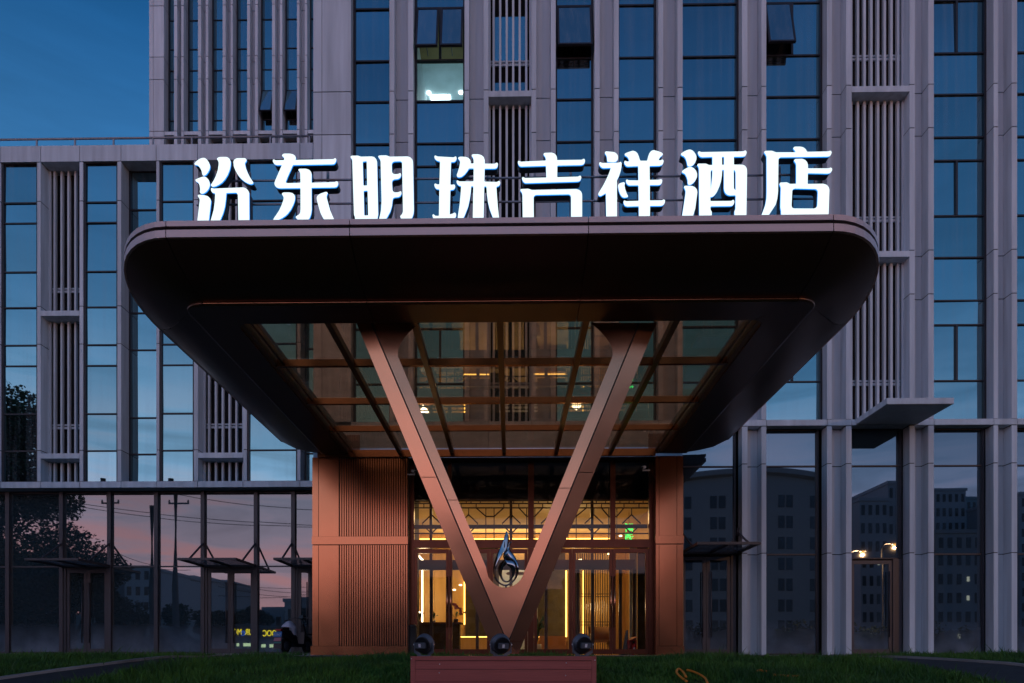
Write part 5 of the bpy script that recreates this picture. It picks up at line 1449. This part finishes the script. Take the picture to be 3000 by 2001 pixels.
# ------------------------------------------------------------------ grass
def in_path(x, y):
    if 13.25 < y < 15.6 and -6.6 < x < 7.4: return True
    if path_l(y)[0] - .1 < x < path_l(y)[1] + .03 and y < 13.6: return True
    if path_r(y)[0] - .03 < x < path_r(y)[1] + .1 and y < 13.6: return True
    if pxa - .02 < x < pxb + .02 and y < 10.9: return True
    return False
rng = np.random.default_rng(5)
def grass(name, label, n, y0, y1, seed):
    rng = np.random.default_rng(seed)
    Ys = y0 + (y1 - y0) * rng.random(n * 2)
    half = 0.80 * Ys + 1.0
    Xs = (rng.random(n * 2) * 2 - 1) * half
    pos = [(x, y) for x, y in zip(Xs, Ys) if not in_path(x, y) and not (-5.0 < x < 6.7 and y > 15.5) and not (x < -4.9 and y > 17.15) and not (x >= 6.7 and y > 16.5)][:n]
    v = np.zeros((len(pos), 5, 3), dtype=np.float32)
    for i, (x, y) in enumerate(pos):
        patch = .5 + .5 * math.sin(x * 1.7 + 2 * math.sin(y * 1.3)) * math.cos(y * 1.1 + x * .5)
        bare = math.exp(-((x - 2.85) ** 2 + (y - 10.1) ** 2) / .14) + math.exp(-((x + 2.0) ** 2 + (y - 10.4) ** 2) / .10)
        h = (rng.uniform(.06, .16) * (.5 + .95 * patch)) * (1 - .75 * min(1, bare))
        if rng.random() < .025: h *= 1.7
        if y > 13.3: h *= .8
        a = rng.uniform(0, 6.283); ln = rng.uniform(.2, .75) * h
        dx, dy = math.cos(a) * ln, math.sin(a) * ln
        w = rng.uniform(.003, .0065) * (1 + .04 * y); wa = rng.uniform(0, 6.283); wx, wy = math.cos(wa) * w, math.sin(wa) * w
        z = ground_z(x, y) - .01
        v[i] = [(x - wx, y - wy, z), (x + wx, y + wy, z), (x - wx * .8 + dx * .35, y - wy * .8 + dy * .35, z + h * .6), (x + wx * .8 + dx * .35, y + wy * .8 + dy * .35, z + h * .6), (x + dx, y + dy, z + h)]
    m = len(pos); b = (np.arange(m) * 5)[:, None]
    tris = np.concatenate([b + [0, 1, 3], b + [0, 3, 2], b + [2, 3, 4]], 0).astype(np.int32)
    me = bpy.data.meshes.new(name)
    me.vertices.add(m * 5); me.vertices.foreach_set('co', v.reshape(-1))
    me.loops.add(len(tris) * 3); me.loops.foreach_set('vertex_index', tris.reshape(-1))
    me.polygons.add(len(tris)); me.polygons.foreach_set('loop_start', np.arange(len(tris)) * 3)
    me.update(calc_edges=True)
    me.materials.append(M['grass'])
    o = bpy.data.objects.new(name, me); C.objects.link(o)
    o['kind'] = 'stuff'; o['label'] = label; o['category'] = 'grass'
def grass_mat():
    m, n, l, p = mat_new('grass_blades')
    tc = n.new('ShaderNodeNewGeometry')
    nz = n.new('ShaderNodeTexNoise'); nz.inputs['Scale'].default_value = 1.1; nz.inputs['Detail'].default_value = 6
    l.new(tc.outputs['Position'], nz.inputs['Vector'])
    rp_ = n.new('ShaderNodeValToRGB'); e = rp_.color_ramp.elements
    e[0].position = .32; e[0].color = (.022, .095, .018, 1); e[1].position = .70; e[1].color = (.085, .215, .024, 1)
    l.new(nz.outputs['Fac'], rp_.inputs[0])
    wn_ = n.new('ShaderNodeTexWhiteNoise'); l.new(tc.outputs['Random Per Island'], wn_.inputs[0]); wn_.noise_dimensions = '1D'
    l.new(tc.outputs['Random Per Island'], wn_.inputs['W'])
    mx = n.new('ShaderNodeMix'); mx.data_type = 'RGBA'; mx.blend_type = 'MULTIPLY'; mx.inputs[0].default_value = .55
    l.new(rp_.outputs[0], mx.inputs[6]); l.new(wn_.outputs['Value'], mx.inputs[7])
    l.new(mx.outputs[2], p.inputs['Base Color']); p.inputs['Roughness'].default_value = .6; p.inputs['Specular IOR Level'].default_value = .25
    return m
M['grass'] = grass_mat()
grass('grass', 'uneven green lawn grass in front of the hotel', 100000, 9.2, 13.3, 11)
grass('grass', 'green grass strip along the building fronts beyond the paths', 26000, 13.3, 17.2, 12)

# ------------------------------------------------------------------ the street behind the camera (seen in the glass)
def tree(label, base, h, r, n, seed, lean=0.0, droop=0.0, group='street trees across the road'):
    rr = random.Random(seed)
    t = thing('street_tree', label, 'tree', base, group)
    b = Vector(base)
    th = h * .26
    tube('trunk', t, M['bark'], [b, b + Vector((lean * .3, 0, th * .5)), b + Vector((lean, 0, th)), b + Vector((lean * 1.3, 0, h * .75))], [h * .022, h * .018, h * .015, h * .006], 8)
    lumps = []
    for i in range(11):
        a = rr.uniform(0, 6.283); q = rr.uniform(.1, .85) * r
        c = b + Vector((lean + math.cos(a) * q, math.sin(a) * q, th + (h - th) * rr.uniform(.12, .82)))
        lumps.append((c, r * rr.uniform(.32, .55)))
        if i < 7:
            tube('limb', t, M['bark'], [b + Vector((lean, 0, th * .9)), (b + Vector((lean, 0, th)) + c) / 2, c], [h * .010, h * .006, h * .002], 5)
    v, f = [], []
    for i in range(n):
        c, q = lumps[rr.randrange(len(lumps))]
        d = Vector((rr.gauss(0, 1), rr.gauss(0, 1), rr.gauss(0, 1))).normalized() * (q * rr.random() ** .45)
        p = c + Vector((d.x, d.y, d.z * .8 - droop * rr.random() * (d.x * d.x + d.y * d.y) / max(q, .1)))
        s = rr.uniform(.09, .2)
        u = Vector((rr.gauss(0, 1), rr.gauss(0, 1), rr.gauss(0, .6))).normalized() * s
        w_ = u.cross(Vector((rr.gauss(0, 1), rr.gauss(0, 1), rr.gauss(0, 1)))).normalized() * s * .55
        k = len(v); v += [p - u, p + w_, p + u, p - w_]; f.append((k, k + 1, k + 2, k + 3))
    mesh('crown', t, M['foliage'], v, f)
    return t
M['bark'] = pmat('bark', (.06, .045, .035), .9, var=.3, scale=6)
M['foliage'] = pmat('tree_leaves', (.030, .050, .020), .7, 0, .2, var=.4, scale=1.5)
M['far_wall'] = pmat('rendered_wall_grey', (.55, .64, .70), .85, var=.08)
M['far_wall2'] = pmat('rendered_wall_green', (.30, .42, .45), .85, var=.08)
M['far_tower'] = pmat('tower_wall_dark', (.22, .28, .32), .8, var=.08)
M['far_apart'] = pmat('apartment_wall', (.40, .43, .46), .85, var=.08)
M['far_glass'] = coated_glass('far_window', (.5, .55, .6), (.01, .012, .015), .06)
M['far_lit'] = emat('lit_window', (1.0, .85, .6), .25)
M['yellow_sign'] = emat('yellow_letters', (1.0, .80, .02), .9)
M['blue_sign'] = emat('blue_letter', (.05, .22, 1.0), .40)
M['white_sign'] = emat('white_tube', (.75, 1.0, .55), .7)
M['sodium'] = emat('sodium_lamp', (1.0, .34, .04), .9)
GZ = -1.45
VL = 2 * WR; VR = 2 * YG      # mirror planes of the two glass walls
def mirror_pt(px, py, depth, plane2):
    """real place of something that the glass shows at this pixel and virtual depth"""
    x, z = P(px, py, depth); return x, plane2 - depth, z
def mx_(px, depth, plane2): return mirror_pt(px, 1900, depth, plane2)
x, y, z = mx_(-60, 47, VL); tree('huge dark drooping tree reflected in the glass wall', (x, y, GZ), 20, 7.6, 60000, 1, 0, .5)
x, y, z = mx_(215, 46, VL); tree('round dark tree reflected beside the huge drooping one', (x, y, GZ), 10.0, 3.0, 16000, 2)
x, y, z = mx_(60, 43, VL); tree('wide low tree reflected under the huge drooping one', (x, y, GZ), 8.0, 5.0, 24000, 3)
for i, (px, d, h, r) in enumerate(((330, 60, 6.8, 2.6), (520, 62, 6.2, 2.3), (625, 66, 6.0, 2.0), (700, 70, 7.4, 1.5), (770, 72, 7.0, 1.5), (400, 66, 5.8, 2.6))):
    x, y, z = mx_(px, d, VL); tree(['bushy street tree reflected at the corner of the pale apartment slab', 'street tree reflected behind the tall bent pole', 'street tree reflected in the leaf of the double door', 'slim street tree reflected against the pink sky before the low houses', 'slim street tree reflected beside the stepped grey house', 'broad street tree reflected between the pole and the pale slab'][i], (x, y, GZ), h, r, 5000, 20 + i)
for i, px in enumerate((2030, 2130, 2300, 2400, 2560, 2760, 2900)):
    d = 62 + 4 * (i % 3)
    x, y, z = mx_(px, d, VR); tree('low roadside tree reflected below the dark curved tower', (x, y, GZ), 4.2 + .6 * (i % 2), 2.6, 1200, 40 + i)

def block(name, label, x0, x1, y0, y1, h, wall, rows, cols_n, side='front', lit=(), rooftop=None, split=None, ww=.5, wh=.55):
    """simple far building with separate windows on the face turned to the hotel (+Y)"""
    t = thing(name, label, 'building', ((x0 + x1) / 2, y1, GZ), 'far buildings across the road')
    if split:
        box('wall', t, split, x0, x1, y0, y1, GZ, GZ + h * .5); box('wall', t, wall, x0, x1, y0, y1, GZ + h * .5, GZ + h)
    else:
        box('wall', t, wall, x0, x1, y0, y1, GZ, GZ + h)
    box('parapet', t, wall, x0 - .2, x1 + .2, y0 - .2, y1 + .2, GZ + h + .001, GZ + h + .5)
    fh = h / rows; fw = (x1 - x0) / cols_n
    for r_ in range(rows):
        for c_ in range(cols_n):
            cx_ = x0 + fw * (c_ + .5); cz = GZ + fh * (r_ + .5)
            m_ = M['far_lit'] if (r_, c_) in lit else M['far_glass']
            ww_, wh_ = (ww, wh) if m_ is M['far_glass'] else (ww * .55, wh * .45)
            box('window', t, m_, cx_ - fw * ww_ / 2, cx_ + fw * ww_ / 2, y1, y1 + .06, cz - fh * wh_ / 2, cz + fh * wh_ / 2)
    return t
def blockpx(name, label, pa, pb, ptop, depth, plane, thick, **kw):
    xa = P(pa, 1900, depth)[0]; xb = P(pb, 1900, depth)[0]; zt_ = P(pa, ptop, depth)[1]
    return block(name, label, xa, xb, plane - depth - thick, plane - depth, zt_ - GZ, **kw)
blockpx('apartment_slab', 'pale six storey apartment slab reflected in the glass wall', 367, 468, 1668, 110, VL, 40, wall=M['far_wall'], rows=6, cols_n=4, split=M['far_wall2'])
blockpx('apartment_slab', 'long apartment slab with many windows reflected behind the utility poles', 468, 570, 1688, 125, VL, 14, wall=M['far_wall'], rows=6, cols_n=9)
blockpx('apartment_slab', 'receding apartment slab reflected in the double door', 570, 665, 1706, 140, VL, 14, wall=M['far_wall'], rows=6, cols_n=10)
blockpx('house', 'small grey house with a low gable reflected near the scooter', 700, 745, 1795, 90, VL, 10, wall=M['far_wall2'], rows=2, cols_n=2)
blockpx('house', 'stepped grey house reflected under the pink sky', 770, 830, 1785, 95, VL, 10, wall=M['far_wall'], rows=2, cols_n=2)
blockpx('house', 'large barn roofed grey house reflected above the scooter', 832, 915, 1760, 92, VL, 12, wall=M['far_wall'], rows=2, cols_n=2, split=M['far_wall2'])
blockpx('house', 'pale roadside house reflected at the foot of the huge tree', 296, 318, 1690, 108, VL, 10, wall=M['far_wall'], rows=4, cols_n=1)
blockpx('house_row', 'long low row of houses reflected under the trees', -260, 366, 1812, 84, VL, 8, wall=M['far_wall2'], rows=2, cols_n=14)
blockpx('house_row', 'low row of houses reflected between the apartment slab and the shops', 640, 780, 1822, 100, VL, 8, wall=M['far_wall2'], rows=2, cols_n=5)
VE = 2 * YE
blockpx('apartment_slab', 'wide brown apartment slab reflected in the entrance doors', 940, 1330, 1702, 105, VE, 12, wall=M['far_wall2'], rows=5, cols_n=12)
blockpx('apartment_slab', 'grey apartment slab reflected behind the V column', 1335, 1660, 1735, 112, VE, 12, wall=M['far_wall'], rows=5, cols_n=10)
blockpx('apartment_slab', 'tall grey apartment slab reflected in the last entrance door', 1665, 2000, 1690, 108, VE, 12, wall=M['far_tower'], rows=6, cols_n=10)
# curved dark tower on the right
d0 = 95
ct = thing('curved_tower', 'dark curved hotel tower with rows of windows reflected in the shop glass', 'building', (P(2250, 1900, d0)[0], VR - d0, GZ), 'far buildings across the road')
cxc, rad = P(2180, 1900, d0)[0], 60.0
cyc = VR - d0 - rad
hz = P(2200, 1392, d0)[1]
an0, an1, na = math.asin((P(1960, 1900, d0)[0] - cxc) / rad), math.asin((P(2500, 1900, d0)[0] - cxc) / rad), 22
v, f = [], []
for i in range(na + 1):
    a = lerp(an0, an1, i / na); s_, c_ = math.sin(a), math.cos(a)
    zt_ = hz - 1.2 * ((i / na - .45) ** 2) * 4
    v += [(cxc + rad * s_, cyc + rad * c_, GZ), (cxc + rad * s_, cyc + rad * c_, zt_), (cxc + (rad + .9) * s_, cyc + (rad + .9) * c_, zt_ + .2), (cxc + (rad + .9) * s_, cyc + (rad + .9) * c_, zt_ + .9), (cxc + (rad - 14) * s_, cyc + (rad - 14) * c_, zt_ + .9), (cxc + (rad - 14) * s_, cyc + (rad - 14) * c_, GZ)]
for i in range(na):
    for k in range(6):
        f.append((i * 6 + k, (i + 1) * 6 + k, (i + 1) * 6 + (k + 1) % 6, i * 6 + (k + 1) % 6))
f.append((5, 4, 3, 2, 1, 0)); f.append(tuple(na * 6 + k for k in range(6)))
mesh('wall', ct, M['far_tower'], v, f)
fh = (hz - GZ - 3) / 8.0
for r_ in range(8):
    for i in range(na):
        if i % 4 in (0, 3): continue
        a = lerp(an0, an1, (i + .5) / na); s_, c_ = math.sin(a), math.cos(a)
        p = Vector((cxc + (rad + .05) * s_, cyc + (rad + .05) * c_, GZ + .8 + fh * (r_ + .5)))
        tx = Vector((c_, -s_, 0)); w_ = rad * (an1 - an0) / na * .40
        vv = [p - tx * w_ - Vector((0, 0, fh * .27)), p + tx * w_ - Vector((0, 0, fh * .27)), p + tx * w_ + Vector((0, 0, fh * .32)), p - tx * w_ + Vector((0, 0, fh * .32))]
        vv += [q - Vector((s_, c_, 0)) * .2 for q in vv]
        mesh('window', ct, M['far_glass'], vv, [(0, 1, 2, 3), (0, 4, 5, 1), (1, 5, 6, 2), (2, 6, 7, 3), (3, 7, 4, 0)])
blockpx('apartment_tower', 'pale apartment tower with a roof frame reflected above the single door', 2522, 2606, 1462, 110, VR, 14, wall=M['far_apart'], rows=9, cols_n=4, lit={(2, 3), (5, 2), (1, 1)})
blockpx('apartment_tower', 'taller pale stair tower reflected above the single door', 2606, 2660, 1412, 112, VR, 14, wall=M['far_apart'], rows=10, cols_n=3, lit={(3, 1)})
blockpx('apartment_tower', 'grey apartment tower with a roof frame reflected in the wide shop pane', 2735, 2826, 1436, 130, VR, 14, wall=M['far_apart'], rows=12, cols_n=5, lit={(4, 2), (3, 2), (2, 3)})
blockpx('apartment_tower', 'brown apartment tower reflected at the edge of the wide shop pane', 2826, 2890, 1460, 140, VR, 14, wall=M['far_wall2'], rows=12, cols_n=4, lit={(5, 3)})
blockpx('apartment_block', 'mid rise flats with bay windows reflected low in the wide shop pane', 2740, 2900, 1560, 90, VR, 12, wall=M['far_tower'], rows=7, cols_n=6, lit={(3, 3), (4, 3), (1, 2), (2, 5)})
blockpx('apartment_tower', 'apartment tower reflected beyond the last pair of fins', 2985, 3100, 1450, 120, VR, 14, wall=M['far_apart'], rows=11, cols_n=5)
# utility poles, wires, street lamps
poles = []
for i, (px, top, d) in enumerate(((313, 1430, 48), (447, 1500, 47), (516, 1425, 46))):
    x, y, zt_ = mirror_pt(px, top, d, VL)
    t = thing('utility_pole', ['concrete utility pole with insulator arms reflected beside the pale house', 'short concrete pole reflected in the glass wall', 'tall bent concrete pole reflected in the glass wall'][i], 'pole', (x, y, GZ), 'utility poles')
    tube('shaft', t, M['kerb'], [(x, y, GZ), (x + .05, y, GZ + 3), (x - .03, y, GZ + 6), (x, y, zt_ + .4)], [.22, .21, .20, .18], 10)
    if i != 1:
        za = P(px, 1475, d)[1]
        box('cross_arm', t, M['steel'], x - .5, x + .9, y - .05, y + .05, za - .05, za + .05)
        for q in (-.45, .85):
            lathe('insulator', t, M['pot'], [(.05, 0), (.08, .06), (.04, .12), (.07, .18)], (x + q, y, za + .05), (0, 0, 1), 8)
    poles.append((x, y, zt_))
def wire(label, a, b, sag):
    a, b = Vector(a), Vector(b)
    pts = [a.lerp(b, k / 12) - Vector((0, 0, sag * 4 * (k / 12) * (1 - k / 12))) for k in range(13)]
    v, f = tube_geo(pts, .022, 5)
    o = mesh('power_line', None, M['tyre'], v, f, True, base=tuple(a)); tag(o, label, 'cable', 'power lines')
for (p0, p1, d, sg_) in (((80, 1452), (920, 1540), 48, .35), ((80, 1458), (920, 1545), 48, .5), ((520, 1448), (930, 1495), 46, .2), ((330, 1615), (560, 1665), 60, .5), ((640, 1700), (930, 1735), 64, .3), ((640, 1718), (930, 1745), 64, .3), ((640, 1745), (930, 1738), 66, .2), ((560, 1695), (930, 1720), 70, .3)):
    wire('thin power line reflected across the pink sky in the glass wall', mirror_pt(*p0, d, VL), mirror_pt(*p1, d, VL), sg_)
for i, (px, py) in enumerate(((2530, 1611), (2624, 1590))):
    d = 60 + 5 * i
    x, y, z = mirror_pt(px, py, d, VR)
    t = thing('street_lamp', ['sodium street lamp glowing beside the truck in the reflection', 'sodium street lamp on a long arm glowing in the reflection'][i], 'street lamp', (x - 1.2, y, GZ), 'lit street lamps')
    tube('pole', t, M['steel'], [(x - 1.2, y, GZ), (x - 1.2, y, z - .3), (x - .9, y, z + .05), (x - .3, y, z + .1)], [.09, .07, .05, .04], 8)
    lathe('lamp_head', t, M['steel'], [(.08, 0), (.16, .15), (.16, .6), (.06, .75)], (x - .35, y, z + .1), (1, 0, .05), 10)
    lathe('lamp_glass', t, M['sodium'], [(.12, 0), (.19, .06), (.19, .14)], (x, y, z - .08), (0, 0, 1), 12)
    light('street_lamp_light', 'POINT', (x, y, z - .3), 600, (1.0, .46, .18), .03)
# shop front across the road with yellow letters
xs0, ys0, zs0 = mirror_pt(860, 1852, 68, VL)
sh = thing('shop_row', 'low shop row with glowing yellow lettering reflected behind the scooter', 'shop', (mirror_pt(790, 1900, 68, VL)[0], ys0, GZ))
xl_, xr_ = mirror_pt(640, 1900, 68, VL)[0], mirror_pt(930, 1900, 68, VL)[0]
box('wall', sh, M['far_tower'], xl_, xr_, ys0 - 6, ys0 - .3, GZ, zs0 + .8)
box('sign_board', sh, M['tyre'], xl_, xr_, ys0 - .29, ys0 - .2, zs0 - .5, zs0 + .55)
fc_ = (R(90), 0, R(180))
for px, s_, m_ in ((849, 'SUR', 'yellow_sign'), (826, 'e', 'blue_sign'), (794, 'MOOC', 'yellow_sign'), (732, 'SUR', 'yellow_sign'), (711, 'e', 'blue_sign'), (694, 'MC', 'yellow_sign')):
    x, y, z = mirror_pt(px, 1854, 68, VL)
    text_mesh('lettering', sh, s_, M[m_], .85 if s_ != 'e' else 1.1, (x, ys0 - .15, zs0), rot=fc_, ext=.03, sx=.72 if s_ != 'e' else .95)
for pa, pb in ((690, 697), (710, 742), (762, 774), (786, 808), (818, 830)):
    box('lit_window', sh, M['white_sign'], mirror_pt(pa, 1890, 68, VL)[0], mirror_pt(pb, 1890, 68, VL)[0], ys0 - .29, ys0 - .24, P(800, 1893, 68)[1], P(800, 1884, 68)[1])
# parked car and truck
def car(label, base, L, Wd, H, bodymat, group=None):
    t = thing('parked_car', label, 'car', base, group)
    b = Vector(base)
    pr = [(-L / 2, .35), (-L / 2, .75), (-L / 2 + .1, .95), (-L / 2 + .35, H - .12), (-L / 2 + .75, H), (.25, H), (.95, .95), (L / 2 - .1, .78), (L / 2, .5), (L / 2 - .05, .3), (-L / 2 + .05, .28)]
    m = len(pr); v = [b + Vector((x_, s * Wd / 2 * (.82 if z_ > 1.1 else 1), z_)) for s in (-1, 1) for x_, z_ in pr]
    f = [tuple(range(m)), tuple(range(2 * m - 1, m - 1, -1))] + [(i, m + i, m + (i + 1) % m, (i + 1) % m) for i in range(m)]
    mesh('body', t, bodymat, v, f)
    for s in (-1, 1):
        yy = b.y + s * (Wd / 2 * .86 + .02)
        vv = [(b.x - L / 2 + .55, yy + s * .09, b.z + .97), (b.x + .75, yy + s * .09, b.z + .97), (b.x + .2, yy - s * .02, b.z + H - .1), (b.x - L / 2 + .75, yy - s * .02, b.z + H - .1)]
        vv += [(p[0], p[1] - s * .03, p[2]) for p in vv]
        mesh('side_window', t, M['far_glass'], vv, [(0, 1, 2, 3), (7, 6, 5, 4), (0, 4, 5, 1), (1, 5, 6, 2), (2, 6, 7, 3), (3, 7, 4, 0)])
        for wx in (-L / 2 + .75, L / 2 - .75):
            vv, ff = lathe_geo([(.2, -.1), (.32, -.09), (.32, .09), (.2, .1)], b + Vector((wx, s * (Wd / 2 - .06), .32)), (0, 1, 0), 16)
            w_ = mesh('wheel', t, M['tyre'], vv, ff, True)
            vv, ff = lathe_geo([(.05, -.105), (.19, -.11), (.19, .11), (.05, .105)], b + Vector((wx, s * (Wd / 2 - .06), .32)), (0, 1, 0), 12)
            mesh('rim', w_, M['screw'], vv, ff, True)
        box('headlight', t, M['white'], b.x + L / 2 - .14, b.x + L / 2 - .02, b.y + s * Wd * .3 - .15, b.y + s * Wd * .3 + .15, b.z + .6, b.z + .72)
        box('tail_light', t, M['tail'], b.x - L / 2 - .01, b.x - L / 2 + .05, b.y + s * Wd * .38 - .1, b.y + s * Wd * .38 + .1, b.z + .75, b.z + .95)
M['car_orange'] = pmat('car_paint_orange', (.42, .13, .04), .3, .2)
x, y, z = mirror_pt(358, 1880, 52, VL)
car('small orange hatchback parked by the trees, seen in the glass wall', (x, y, GZ), 3.5, 1.6, 1.45, M['car_orange'])
x, y, z = mirror_pt(2570, 1890, 56, VR)
car('white car parked across the road, seen in the single glass door', (x, y, GZ), 4.2, 1.75, 1.5, M['white'])
